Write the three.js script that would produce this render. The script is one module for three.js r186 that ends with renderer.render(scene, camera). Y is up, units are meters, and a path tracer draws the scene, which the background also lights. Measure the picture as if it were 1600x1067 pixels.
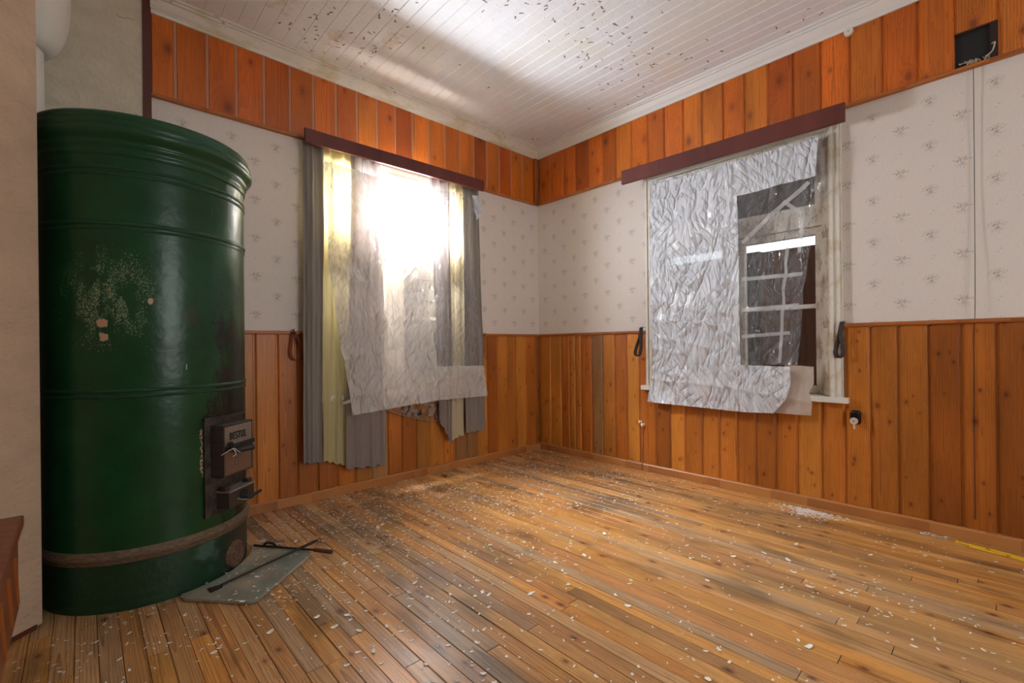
import * as THREE from 'three';
import { RoundedBoxGeometry } from 'three/addons/geometries/RoundedBoxGeometry.js';
import { mergeGeometries } from 'three/addons/utils/BufferGeometryUtils.js';
import { FontLoader } from 'three/addons/loaders/FontLoader.js';
import { TextGeometry } from 'three/addons/geometries/TextGeometry.js';
import { RectAreaLightUniformsLib } from 'three/addons/lights/RectAreaLightUniformsLib.js';

// ------------------------------------------------------------------ camera, sky, light
const scene = new THREE.Scene();
const W = 1600, H = 1067, F = 722.1;
const camera = new THREE.PerspectiveCamera(2 * Math.atan(H / 2 / F) * 180 / Math.PI, W / H, 0.02, 80);
const YAW = 0.748196;
camera.position.set(2.8701, 0.92, 2.9979);
camera.lookAt(2.8701 - Math.cos(YAW), 0.92, 2.9979 - Math.sin(YAW));
camera.rotateZ(-0.010956);
camera.setViewOffset(W, H, 0, -7.1, W, H);
camera.updateProjectionMatrix();

const renderer = new THREE.WebGLRenderer({ antialias: true });
renderer.toneMapping = THREE.LinearToneMapping;
renderer.toneMappingExposure = 2.7;
renderer.shadowMap.enabled = true;
RectAreaLightUniformsLib.init();

scene.background = new THREE.Color().setRGB(1.15, 1.28, 1.3);          // bright overcast sky
function skyOrFillLight(name, w, h, x, y, z, tx, ty, tz, power, rgb) { // daylight at the left window, or added fill
  const l = new THREE.RectAreaLight(new THREE.Color().setRGB(...rgb), power, w, h);
  l.name = name; l.position.set(x, y, z); l.lookAt(tx, ty, tz); l.castShadow = true; scene.add(l);
}
skyOrFillLight('daylight_left_window', 0.98, 0.36, -0.20, 1.87, 1.39, 1.8, 0.95, 1.39, 74, [0.93, 0.975, 1.03]);
skyOrFillLight('added_floor_skylight', 1.3, 0.55, -0.62, 2.68, 1.72, 1.1, 0.6, 1.0, 230, [0.97, 0.985, 1]);  // extra panel above the left window, added to brighten the floor
skyOrFillLight('added_fill_light', 1.3, 1.3, 4.78, 1.4, 1.6, 0, 1.5, 1.6, 1.9, [0.97, 0.985, 1.01]);  // fill light added from the unseen side of the room

// ------------------------------------------------------------------ helpers
function rng(seed) { let a = seed >>> 0; return () => { a = (a + 0x6D2B79F5) | 0; let t = Math.imul(a ^ (a >>> 15), 1 | a); t = (t + Math.imul(t ^ (t >>> 7), 61 | t)) ^ t; return ((t ^ (t >>> 14)) >>> 0) / 4294967296; }; }
const PERM = new Float32Array(65536); { const r = rng(77); for (let i = 0; i < 65536; i++) PERM[i] = r(); }
const lat = (x, y) => PERM[((x & 255) + ((y & 255) << 8)) & 65535];
function noise(x, y) {
  const xi = Math.floor(x), yi = Math.floor(y); let fx = x - xi, fy = y - yi;
  fx = fx * fx * (3 - 2 * fx); fy = fy * fy * (3 - 2 * fy);
  const a = lat(xi, yi), b = lat(xi + 1, yi), c = lat(xi, yi + 1), d = lat(xi + 1, yi + 1);
  return a + (b - a) * fx + (c - a) * fy + (a - b - c + d) * fx * fy;
}
const fbm = (x, y, n = 3) => { let s = 0, a = 0.5, t = 0; for (let i = 0; i < n; i++) { s += a * noise(x, y); t += a; a *= 0.5; x = x * 2.03 + 17.1; y = y * 2.03 + 9.7; } return s / t; };
const clamp = (x, a = 0, b = 1) => Math.min(b, Math.max(a, x));
const sstep = (a, b, x) => { const t = clamp((x - a) / (b - a)); return t * t * (3 - 2 * t); };
const lerp = (a, b, t) => a + (b - a) * t;

class Raster {
  constructor(w, h) { this.w = w; this.h = h; this.d = new Uint8Array(w * h * 4).fill(255); }
  each(fn) { const { w, h, d } = this; let k = 0; const c = [0, 0, 0]; for (let y = 0; y < h; y++) for (let x = 0; x < w; x++, k += 4) { fn(x, y, c); d[k] = clamp(c[0], 0, 255); d[k + 1] = clamp(c[1], 0, 255); d[k + 2] = clamp(c[2], 0, 255); } return this; }
  mixAt(x, y, c, a) { x = ((x % this.w) + this.w) % this.w; y = ((y % this.h) + this.h) % this.h; const k = (y * this.w + x) * 4; for (let i = 0; i < 3; i++) this.d[k + i] = this.d[k + i] * (1 - a) + c[i] * a; }
  disc(cx, cy, r, c, a = 1) { for (let y = Math.floor(cy - r - 1); y <= cy + r + 1; y++) for (let x = Math.floor(cx - r - 1); x <= cx + r + 1; x++) { const q = clamp(r + 0.5 - Math.hypot(x - cx, y - cy)); if (q > 0) this.mixAt(x, y, c, q * a); } }
  line(pts, r, c, a = 1) { for (let i = 0; i + 1 < pts.length; i++) { const [x0, y0] = pts[i], [x1, y1] = pts[i + 1], n = Math.max(1, Math.ceil(Math.hypot(x1 - x0, y1 - y0) / Math.max(0.6, r))); for (let k = 0; k < n; k++) this.disc(lerp(x0, x1, k / n), lerp(y0, y1, k / n), r, c, a); } }
  tex(srgb = true, repeat = true) {
    const t = new THREE.DataTexture(this.d, this.w, this.h, THREE.RGBAFormat); t.magFilter = t.minFilter = THREE.LinearFilter;
    t.wrapS = t.wrapT = repeat ? THREE.RepeatWrapping : THREE.ClampToEdgeWrapping; if (srgb) t.colorSpace = THREE.SRGBColorSpace; t.needsUpdate = true; return t;
  }
}
const taken = {};
const numbered = (n) => { const k = taken[n] = (taken[n] ?? -1) + 1; return k ? `${n}_${String(k).padStart(3, '0')}` : n; };
function info(o, label, category, group, kind) { o.userData.label = label; if (category) o.userData.category = category; if (group) o.userData.group = group; if (kind) o.userData.kind = kind; return o; }
function thing(name, label, category, pos = [0, 0, 0], group, kind) { const g = new THREE.Group(); g.name = numbered(name); g.position.set(...pos); scene.add(g); return info(g, label, category, group, kind); }
function part(name, geo, mat, parent) { const m = new THREE.Mesh(Array.isArray(geo) ? join(geo) : geo, mat); m.name = name; m.castShadow = m.receiveShadow = true; parent.add(m); return m; }
function single(name, geo, mat, label, category, group, kind) { const m = part(numbered(name), geo, mat, scene); return info(m, label, category, group, kind); }
const structure = (name, label) => thing(name, label, undefined, [0, 0, 0], undefined, 'structure');
function join(list) { return mergeGeometries(list.map((g) => { const q = g.index ? g.toNonIndexed() : g; for (const k of Object.keys(q.attributes)) if (!['position', 'normal', 'uv'].includes(k)) q.deleteAttribute(k); return q; }), false); }
// triangles with uv, flat normals
class Tris {
  constructor() { this.p = []; this.t = []; }
  quad(a, b, c, d, ua, ub, uc, ud) { this.p.push(...a, ...b, ...c, ...a, ...c, ...d); this.t.push(...ua, ...ub, ...uc, ...ua, ...uc, ...ud); }
  tri(a, b, c, ua, ub, uc) { this.p.push(...a, ...b, ...c); this.t.push(...ua, ...ub, ...uc); }
  geo() { const g = new THREE.BufferGeometry(); g.setAttribute('position', new THREE.Float32BufferAttribute(this.p, 3)); g.setAttribute('uv', new THREE.Float32BufferAttribute(this.t, 2)); g.computeVertexNormals(); return g; }
}
// box with uv in metres (x0..x1 etc.)
function box(x0, x1, y0, y1, z0, z1, s = 1) {
  const T = new Tris(), q = (a, b, c, d, f) => T.quad(a, b, c, d, f(a), f(b), f(c), f(d));
  const fx = (p) => [p[2] * s, p[1] * s], fy = (p) => [p[0] * s, p[2] * s], fz = (p) => [p[0] * s, p[1] * s];
  q([x1, y0, z1], [x1, y0, z0], [x1, y1, z0], [x1, y1, z1], fx); q([x0, y0, z0], [x0, y0, z1], [x0, y1, z1], [x0, y1, z0], fx);
  q([x0, y1, z1], [x1, y1, z1], [x1, y1, z0], [x0, y1, z0], fy); q([x0, y0, z0], [x1, y0, z0], [x1, y0, z1], [x0, y0, z1], fy);
  q([x0, y0, z1], [x1, y0, z1], [x1, y1, z1], [x0, y1, z1], fz); q([x1, y0, z0], [x0, y0, z0], [x0, y1, z0], [x1, y1, z0], fz);
  return T.geo();
}
const rbox = (w, h, d, x, y, z, r = 0.004) => new RoundedBoxGeometry(w, h, d, 2, Math.min(r, w / 2.1, h / 2.1, d / 2.1)).translate(x, y, z);
// closed profile [[s, depth], ...] swept from l0 to l1; map(s, depth, l) -> xyz; uvm(s, l) -> uv
function sweep(prof, l0, l1, map, uvm, flip = false) {
  const T = new Tris(), n = prof.length;
  for (let i = 0; i < n; i++) {
    const [s0, d0] = prof[i], [s1, d1] = prof[(i + 1) % n];
    const v = [map(s0, d0, l0), map(s1, d1, l0), map(s1, d1, l1), map(s0, d0, l1)], u = [uvm(s0, l0), uvm(s1, l0), uvm(s1, l1), uvm(s0, l1)];
    if (flip) { v.reverse(); u.reverse(); } T.quad(...v, ...u);
  }
  for (const [l, f] of [[l0, !flip], [l1, flip]]) for (let i = 1; i + 1 < n; i++) {
    const k = f ? [0, i + 1, i] : [0, i, i + 1]; T.tri(...k.map((j) => map(prof[j][0], prof[j][1], l)), ...k.map((j) => uvm(prof[j][0], l)));
  }
  return T.geo();
}
const V = (x, y, z) => new THREE.Vector3(x, y, z);
const tube = (pts, r, seg = 24, rad = 6, closed = false) => new THREE.TubeGeometry(new THREE.CatmullRomCurve3(pts.map((p) => V(...p)), closed), seg, r, rad, closed);
function rod(a, b, r0, r1 = r0, n = 10) { const d = V(...b).sub(V(...a)), g = new THREE.CylinderGeometry(r1, r0, d.length(), n); g.applyQuaternion(new THREE.Quaternion().setFromUnitVectors(V(0, 1, 0), d.clone().normalize())); const m = V(...a).add(V(...b)).multiplyScalar(0.5); return g.translate(m.x, m.y, m.z); }
const std = (o) => new THREE.MeshStandardMaterial({ side: THREE.DoubleSide, ...o });
const phys = (o) => new THREE.MeshPhysicalMaterial({ side: THREE.DoubleSide, ...o });
const rgb8 = (r, g, b) => new THREE.Color(`rgb(${r},${g},${b})`);

// ------------------------------------------------------------------ procedural surfaces
// timber: plankAt(u, v) -> {c:[r,g,b], ctr, off, freq, seed, knots:[[u,v,r,dark]]}; u across the boards, v along them (metres)
function woodRaster(w, h, wm, hm, plankAt, o = {}) {
  const streak = o.streak ?? 0.10, ringAmt = o.ring ?? 0.2;
  return new Raster(w, h).each((x, y, c) => {
    const u = x / w * wm, v = y / h * hm, p = plankAt(u, v);
    let du = (u - p.ctr), k = 0, kr = 0, warp = 0;
    for (const kn of p.knots) {
      const ex = (u - kn[0]) / kn[2], ey = (v - kn[1]) / (kn[2] * 1.7), d2 = ex * ex + ey * ey;
      if (d2 < 30) { const e = Math.exp(-d2 * 0.9); warp += Math.sign(ex) * Math.exp(-d2 / 6) * kn[2] * 0.8; k = Math.max(k, e * kn[3]); kr += Math.exp(-d2 / 7) * 0.3 * kn[3]; }
    }
    const n1 = noise(u * 14 + p.seed, v * 1.7 + p.seed * 3), n2 = noise(u * 55 + p.seed, v * 6);
    const rad = Math.hypot(du + p.off + (n1 - 0.5) * 0.012 - warp, 0.012 + 0.02 * noise(p.seed, v * 0.9 + p.seed));
    const ph = rad * p.freq + n2 * 0.35, fr = ph - Math.floor(ph), ring = fr * fr * fr;
    const fib = noise(u * 1100 + p.seed, v * 14) - 0.5, blot = fbm(u * 9 + p.seed, v * 2.3 + p.seed, 2) - 0.5;
    let m = 1 - ringAmt * ring + streak * fib + (o.blot ?? 0.24) * blot - kr * 0.35;
    const mg = m - ringAmt * 0.35 * ring - kr * 0.18, mb = m - ringAmt * 0.5 * ring - kr * 0.2;
    c[0] = p.c[0] * m * (1 - 0.62 * k); c[1] = p.c[1] * mg * (1 - 0.74 * k); c[2] = p.c[2] * mb * (1 - 0.75 * k);
    if (o.post) o.post(u, v, c, p);
  });
}
function planksFromBounds(bounds, seed, colours, hm, knotRate, knotSize, knotDark) {
  const r = rng(seed), list = [];
  for (let i = 0; i + 1 < bounds.length; i++) {
    const a = bounds[i], b = bounds[i + 1], w = b - a, base = colours(r, (a + b) / 2, i), knots = [];
    const n = Math.floor(knotRate * hm * (0.4 + 1.2 * r()) + r());
    for (let k = 0; k < n; k++) knots.push([a + w * (0.2 + 0.6 * r()), hm * r(), knotSize * (0.45 + 0.9 * r() * r() + 0.1 * r()), knotDark * (0.55 + 0.45 * r())]);
    list.push({ a, b, c: base, ctr: (a + b) / 2, off: (r() - 0.5) * w * 1.6, freq: 90 + 110 * r(), seed: r() * 90, knots });
  }
  return list;
}
function finder(list, wm) { const N = 2048, t = new Array(N); for (let i = 0; i < N; i++) { const u = (i + 0.5) / N * wm; t[i] = list.find((p) => u >= p.a && u < p.b) ?? list[list.length - 1]; } return (u) => t[Math.min(N - 1, Math.floor(u / wm * N))]; }
const pick = (r, arr) => { let t = r() * arr.reduce((s, a) => s + a[1], 0); for (const a of arr) { t -= a[1]; if (t <= 0) return a[0]; } return arr[0][0]; };
const vary = (r, c, q) => { const m = 1 + (r() - 0.5) * q, h = 1 + (r() - 0.5) * q * 0.4; return [c[0] * m, c[1] * m * h, c[2] * m * h * h]; };

const RIGHT_WAINSCOT = [0.0, 0.134, 0.254, 0.345, 0.407, 0.467, 0.577, 0.685, 0.797, 0.907, 1.016, 1.144, 1.255, 1.362, 1.482, 1.595, 1.705, 1.814, 1.925, 2.037, 2.154, 2.264, 2.373, 2.484, 2.598, 2.712, 2.825, 2.938, 3.05, 3.163, 3.275, 3.388, 3.5];
const LEFT_WAINSCOT = [0.0, 0.052, 0.167, 0.278, 0.386, 0.497, 0.605, 0.712, 0.818, 0.929, 1.036, 1.153, 1.265, 1.382, 1.488, 1.605, 1.717, 1.833, 1.953, 2.072, 2.176, 2.293, 2.405, 2.517, 2.63, 2.742];
const RIGHT_FRIEZE = [0.017, 0.161, 0.301, 0.431, 0.568, 0.7, 0.83, 0.968, 1.103, 1.233, 1.372, 1.503, 1.639, 1.77, 1.902, 2.034, 2.169, 2.3, 2.437, 2.572, 2.704, 2.844, 2.98, 3.115, 3.25, 3.386];
const LEFT_FRIEZE = [0.047, 0.183, 0.319, 0.456, 0.589, 0.721, 0.86, 0.993, 1.136, 1.274, 1.407, 1.543, 1.683, 1.82, 1.959, 2.093, 2.232, 2.37, 2.505, 2.643, 2.745];

const wainColour = (r) => vary(r, pick(r, [[[184, 110, 40], 5], [[198, 128, 50], 3], [[170, 98, 34], 3], [[170, 122, 72], 0.9]]), 0.2);
const friezeColour = (r) => vary(r, pick(r, [[[204, 106, 28], 5], [[212, 120, 36], 3], [[188, 92, 24], 2]]), 0.14);
function wainTex(bounds, seed, wm) { const hm = 1.02, list = planksFromBounds([...bounds, 99], seed, wainColour, hm, 4, 0.006, 0.75), f = finder(list, wm); return woodRaster(1600, 640, wm, hm, (u) => f(u), { ring: 0.16, streak: 0.12 }).tex(); }
function friezeTex(bounds, seed, wm) { const hm = 0.46, list = planksFromBounds([...bounds, 99], seed, friezeColour, hm, 2.4, 0.017, 0.58), f = finder(list, wm); return woodRaster(1400, 320, wm, hm, (u) => f(u), { ring: 0.2, streak: 0.1 }).tex(); }
const varnish = (map, rough = 0.42) => phys({ map, roughness: rough, specularIntensity: 0.8, clearcoat: 0.15, clearcoatRoughness: 0.3 });
const M = {};
M.wainR = varnish(wainTex(RIGHT_WAINSCOT, 11, 3.5)); M.wainL = varnish(wainTex(LEFT_WAINSCOT, 23, 2.8));
M.friezeR = varnish(friezeTex(RIGHT_FRIEZE, 35, 3.4), 0.34); M.friezeL = varnish(friezeTex(LEFT_FRIEZE, 47, 2.8), 0.34);
{ // loose timber for rails and baseboards: 1 m x 0.12 m tile
  const r = rng(5), P = planksFromBounds([0, 0.12], 61, () => [176, 104, 48], 1, 4, 0.006, 0.8)[0];
  M.trimWood = varnish(woodRaster(128, 512, 0.12, 1, () => P, { blot: 0.06 }).tex(), 0.45);
  const P4 = { ...P, c: [198, 134, 74], seed: 44 }; M.baseWood = varnish(woodRaster(128, 512, 0.12, 1, () => P4, { blot: 0.06 }).tex(), 0.45);
  const P2 = { ...P, c: [104, 54, 47], seed: 31, knots: [] };
  M.pelmet = phys({ map: woodRaster(128, 512, 0.12, 1, () => P2, { ring: 0.1, streak: 0.14 }).tex(), roughness: 0.5, specularIntensity: 0.7 });
  const P3 = { ...P, c: [128, 72, 44], seed: 12 };
  M.bench = phys({ map: woodRaster(128, 512, 0.12, 1, () => P3).tex(), roughness: 0.4 });
}
M.groove = phys({ color: rgb8(186, 136, 110), roughness: 0.45 });
// floorboards
const ROW = 0.0535, ROW0 = 0.0285, FWM = ROW * 60, FHM = 3.5;
const floorRows = []; {
  const r = rng(901);
  for (let k = 0; k < 61; k++) {
    const cuts = [0]; let x = 0.25 + 1.6 * r(); while (x < 3.3) { cuts.push(x); x += 0.75 + 1.7 * r(); } cuts.push(9);
    const segs = [];
    for (let i = 0; i + 1 < cuts.length; i++) {
      const zc = ROW0 + (k - 0.5) * ROW, xc = (cuts[i] + Math.min(3.4, cuts[i + 1])) / 2;
      const grime = clamp(1.15 - Math.hypot(xc - 0.7, (zc - 2.7) * 0.9) / 1.9) ;
      const col = vary(r, pick(r, [[[214, 158, 90], 5 - 4.2 * grime], [[206, 148, 78], 3.2 - 2 * grime], [[204, 160, 110], 0.9 + 2.6 * grime], [[182, 148, 110], 0.15 + 1.1 * grime], [[146, 122, 98], 0.06 + 0.2 * grime], [[196, 142, 86], 1.4 + grime]]), 0.14);
      const knots = []; for (let q = 0; q < 2; q++) if (r() < 0.7) knots.push([zc + (r() - 0.5) * ROW * 0.6, lerp(cuts[i], Math.min(3.4, cuts[i + 1]), r()), 0.004 + 0.006 * r(), 0.7]);
      segs.push({ a: cuts[i], b: cuts[i + 1], c: col, ctr: zc, off: (r() - 0.5) * 0.07, freq: 110 + 120 * r(), seed: r() * 90, knots });
    }
    floorRows.push(segs);
  }
}
const floorTex = woodRaster(2048, 2048, FWM, FHM, (u, v) => { const row = floorRows[Math.floor((u - ROW0) / ROW + 1)] ?? floorRows[60]; return row.find((s) => v < s.b) ?? row[0]; }, {
  ring: 0.24, streak: 0.2,
  post: (u, v, c) => {  // wear and grime: greyed blotches with their own outline, scratches
    const g = fbm(u * 2.6 + 4, v * 1.5 + 8, 4), s = sstep(0.52, 0.68, g) * 0.2, l = (c[0] + c[1] + c[2]) / 3;
    c[0] = lerp(c[0], l * 0.98, s); c[1] = lerp(c[1], l * 0.93, s); c[2] = lerp(c[2], l * 0.84, s);
    const d = sstep(0.56, 0.78, fbm(u * 9 + 31, v * 3.2 + 2, 4)) * 0.22; c[0] *= 1 - d; c[1] *= 1 - d; c[2] *= 1 - d;
    const t = noise(u * 420, v * 420); if (t > 0.93) { const k = 1 - (t - 0.93) * 5; c[0] *= k; c[1] *= k; c[2] *= k; }
  },
}).tex();
const floorRough = new Raster(512, 512).each((x, y, c) => { const u = x / 512 * 2, v = y / 512 * 2, t = 70 + 150 * fbm(u * 5, v * 2.5, 4) + 40 * (noise(u * 160, v * 12) - 0.5); c[0] = c[1] = c[2] = t; }).tex(false);
M.floor = phys({ map: floorTex, roughnessMap: floorRough, roughness: 0.66, specularIntensity: 0.9, bumpMap: floorRough, bumpScale: 0.0006 });
// ceiling paint: white boards, yellowed patches, peeled spots and curls
{
  const N = 2048, wm = 4.6, r = rng(404), t = new Raster(N, N).each((x, y, c) => {
    const u = x / N * wm, v = y / N * wm, a = fbm(u * 2 + 3, v * 2 + 5, 4), y1 = sstep(0.5, 0.72, a), f = noise(u * 90, v * 30);
    c[0] = 235 - 3 * y1 + 5 * (f - 0.5); c[1] = 238 - 5 * y1 + 5 * (f - 0.5); c[2] = 243 - 14 * y1 + 5 * (f - 0.5);
  });
  for (let i = 0; i < 7600; i++) { // dark spots where the paint lifts, in drifts
    const u = r() * 3.6, v = r() * 3.2, dens = sstep(0.42, 0.66, fbm(u * 1.5 + 40, v * 1.5 + 11, 3)) * (u < 2.6 ? 1 : 0.3) * (v > 0.35 ? 1 : 0.25);
    if (r() > dens) continue;
    const px = u / wm * N, py = v / wm * N, big = r() < 0.28, len = big ? 3 + 6 * r() : 0, an = r() * 6.3, col = big ? [96, 82, 68] : [140, 128, 112];
    if (big) t.line([[px, py], [px + len * Math.cos(an), py + len * Math.sin(an)], [px + len * Math.cos(an) + 3 * Math.cos(an + 1.2), py + len * Math.sin(an) + 3 * Math.sin(an + 1.2)]], 0.7 + 1.0 * r(), col, 0.8); else t.disc(px, py, 0.4 + 0.8 * r(), col, 0.7);
  }
  for (const [u, v, s] of [[0.42, 2.25, 0.10], [0.3, 1.95, 0.09], [0.5, 1.7, 0.08], [1.35, 1.35, 0.1], [1.9, 0.75, 0.1], [1.1, 1.9, 0.12]]) for (let k = 0; k < 60; k++) t.disc((u + (r() - 0.5) * s * 2) / wm * N, (v + (r() - 0.5) * s) / wm * N, 2 + 6 * r(), [196, 178, 146], 0.13);
  M.ceiling = phys({ map: t.tex(), roughness: 0.5, specularIntensity: 0.5 });
}
M.whitePaint = (() => { const r = rng(8), t = new Raster(512, 512).each((x, y, c) => { const a = fbm(x / 90, y / 90, 4), s = sstep(0.56, 0.74, a); c[0] = 224 - 14 * s; c[1] = 219 - 20 * s; c[2] = 208 - 34 * s; }); for (let i = 0; i < 260; i++) { const x = r() * 512, y = r() * 512; t.line([[x, y], [x + (r() - 0.5) * 6, y + r() * 16]], 0.4 + 0.7 * r(), [150, 138, 118], 0.5); } return std({ map: t.tex(), roughness: 0.5 }); })();
M.crownPaint = std({ color: rgb8(232, 231, 228), roughness: 0.42 });
M.oldPaint = (() => { const r = rng(9), t = new Raster(512, 512).each((x, y, c) => { const a = fbm(x / 34, y / 120, 4), s = sstep(0.5, 0.72, a), f = noise(x / 2.2, y / 9); c[0] = 222 - 26 * s - 14 * f * s; c[1] = 213 - 32 * s - 14 * f * s; c[2] = 196 - 42 * s; }); for (let i = 0; i < 300; i++) { const x = r() * 512, y = r() * 512; t.line([[x, y], [x + (r() - 0.5) * 8, y + r() * 20]], 0.4 + 0.9 * r(), [92, 80, 66], 0.55); } return std({ map: t.tex(), roughness: 0.7 }); })();
// wallpaper: grey posies on warm off-white, columns 0.1105 m apart, repeats every 0.2155 m, half dropped
const WPW = 0.221, WPH = 0.2155;
M.wallpaper = (() => {
  const N = 512, r = rng(321), t = new Raster(N, N).each((x, y, c) => { const f = noise(x / 2, y / 2) - 0.5, g = noise(x / 9, y / 34) - 0.5; c[0] = 222 + 5 * f + 4 * g; c[1] = 212 + 5 * f + 4 * g; c[2] = 203 + 5 * f + 4 * g; });
  const ink = [128, 122, 112], posy = (cx, cy, q) => { // loosely drawn posy: scribbled blossoms, leafy sprays, splayed stems
    const arc = (x, y, l, a, bend, w, al) => t.line([[x, y], [x + l * 0.5 * Math.cos(a), y + l * 0.5 * Math.sin(a)], [x + l * 0.5 * Math.cos(a) + l * 0.5 * Math.cos(a + bend), y + l * 0.5 * Math.sin(a) + l * 0.5 * Math.sin(a + bend)]], w, ink, al);
    for (let i = 0; i < 46; i++) { const a = r() * 6.28, l = q * Math.sqrt(r()) * 0.78; arc(cx + Math.cos(a) * l, cy + 16 + Math.sin(a) * l * 0.72, 9 + 9 * r(), r() * 6.28, 1 + r(), 0.9, 0.62); }
    for (let i = 0; i < 9; i++) { const a = 0.1 + i * 0.36 + (r() - 0.5) * 0.3, l = q * (0.95 + 0.5 * r()), ex = cx + Math.cos(a) * l, ey = cy + 14 + Math.sin(a) * l * 0.85; t.line([[cx + Math.cos(a) * q * 0.5, cy + 14 + Math.sin(a) * q * 0.4], [ex, ey]], 0.8, ink, 0.6); arc(ex - 3, ey, 9 + 5 * r(), a + 0.6, 0.9, 1.2, 0.7); arc(ex, ey - 4, 8, a - 0.7, -0.8, 1.1, 0.6); }
    for (let i = 0; i < 6; i++) { const a = -Math.PI / 2 + (i - 2.5) * 0.42, l = 44 + 26 * r(); arc(cx + (i - 2.5) * 3, cy - 10, l, a, (i - 2.5) * 0.2, 1.1, 0.65); }
  };
  const sprig = (cx, cy) => { for (let i = 0; i < 5; i++) { const a = i * 1.3; t.line([[cx, cy], [cx + 8 * Math.cos(a), cy + 6 * Math.sin(a)]], 0.9, [140, 132, 122], 0.8); } };
  posy(128, 140, 52); posy(384, 396, 52); sprig(128, 396 - 8); sprig(384, 140 - 8); sprig(150, 420);
  return std({ map: t.tex(), roughness: 0.75 });
})();
const wpUV = (s, y) => [(s - 2.394 + WPW * 0.25 + WPW * 20) / WPW, (y - 1.861 + WPH * (140 / 512) + WPH * 20) / WPH];
const plasterMap = (base, seed, cracks) => { const r = rng(seed), N = 1024, t = new Raster(N, N).each((x, y, c) => { const a = fbm(x / 60 + seed, y / 60, 4) - 0.5, f = noise(x / 3, y / 3) - 0.5; for (let i = 0; i < 3; i++) c[i] = base[i] * (1 + 0.10 * a + 0.04 * f); }); for (let i = 0; i < cracks; i++) { let x = r() * N, y = r() * N, a = r() * 6.3; const p = [[x, y]]; for (let k = 0; k < 8; k++) { a += (r() - 0.5) * 1.3; x += 9 * Math.cos(a); y += 9 * Math.sin(a); p.push([x, y]); } t.line(p, 0.6 + 0.5 * r(), [112, 102, 88], 0.7); } for (let i = 0; i < cracks * 5; i++) t.disc(r() * N, r() * N, 0.8 + 2.2 * r(), [140, 126, 106], 0.5); return t.tex(); };
const stipple = new Raster(512, 512).each((x, y, c) => { const t = 255 * fbm(x / 7, y / 7, 3); c[0] = c[1] = c[2] = t; }).tex(false);
M.plaster = std({ map: plasterMap([198, 172, 146], 3, 0), roughness: 0.85, bumpMap: stipple, bumpScale: 0.004 });
M.breast = std({ map: plasterMap([214, 202, 178], 14, 16), roughness: 0.7, bumpMap: stipple, bumpScale: 0.0012 });
M.plainWall = std({ color: rgb8(222, 212, 203), roughness: 0.8 });
M.brownPost = std({ color: rgb8(92, 46, 34), roughness: 0.5 });
M.core = std({ color: rgb8(190, 180, 168), roughness: 0.9 });
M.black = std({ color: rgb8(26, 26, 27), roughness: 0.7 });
M.glass = phys({ color: 0xffffff, roughness: 0.02, transmission: 1, thickness: 0, ior: 1.5 });

// ------------------------------------------------------------------ room shell
const CEIL = 2.658, RX = 4.6, RZ = 4.6, TH = 0.2;
const OPL = { a: 0.86, b: 1.92, y0: 0.63, y1: 2.09 }, OPR = { a: 1.14, b: 2.20, y0: 0.63, y1: 2.09 };
const DEEP = -0.02; // face of the bare wall behind the boards
{
  const f = structure('floor', 'worn narrow pine floorboards scattered with white paint flakes');
  part('subfloor', box(-TH, RX + TH, -0.16, -0.02, -TH, RZ + TH), std({ color: rgb8(44, 32, 24), roughness: 0.9 }), f);
  const uvm = (s, l) => [s / FWM, l / FHM], map = (s, d, l) => [l, d, s], r = rng(55);
  for (let k = 0; k * ROW + ROW0 - ROW < RZ; k++) {
    const z0 = Math.max(0, ROW0 + (k - 1) * ROW), z1 = Math.min(RZ, ROW0 + k * ROW), segs = floorRows[k % 60];
    for (const s of (k < 60 ? segs : [{ a: 0, b: RX }])) {
      const x0 = s.a, x1 = Math.min(RX, s.b), g = 0.0004 + 0.0005 * r(), dy = (r() - 0.5) * 0.0016, c = 0.0011;
      part('floorboard', sweep([[z0 + g, -0.02], [z0 + g, dy - c], [z0 + g + c, dy], [z1 - g - c, dy], [z1 - g, dy - c], [z1 - g, -0.02]], x0 + (x0 ? 0.0012 : 0), x1 - 0.0012, map, uvm), M.floor, f);
    }
  }
}
{
  const f = structure('ceiling', 'white painted tongue and groove ceiling with peeling spots');
  part('ceiling_slab', box(-TH, RX + TH, CEIL + 0.012, CEIL + 0.16, -TH, RZ + TH), M.core, f);
  const map = (s, d, l) => [l, CEIL + d, s], uvm = (s, l) => [l / 4.6, s / 4.6];
  for (let k = 0; k < 62; k++) {
    const z0 = k * 0.0745, z1 = Math.min(RZ, z0 + 0.0745), b = 0.003;
    part('ceiling_board', sweep([[z0, 0.012], [z0, 0.0028], [z0 + b, 0], [z1 - b, 0], [z1, 0.0028], [z1, 0.012]], 0, RX, map, uvm, true), M.ceiling, f);
  }
}
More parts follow.
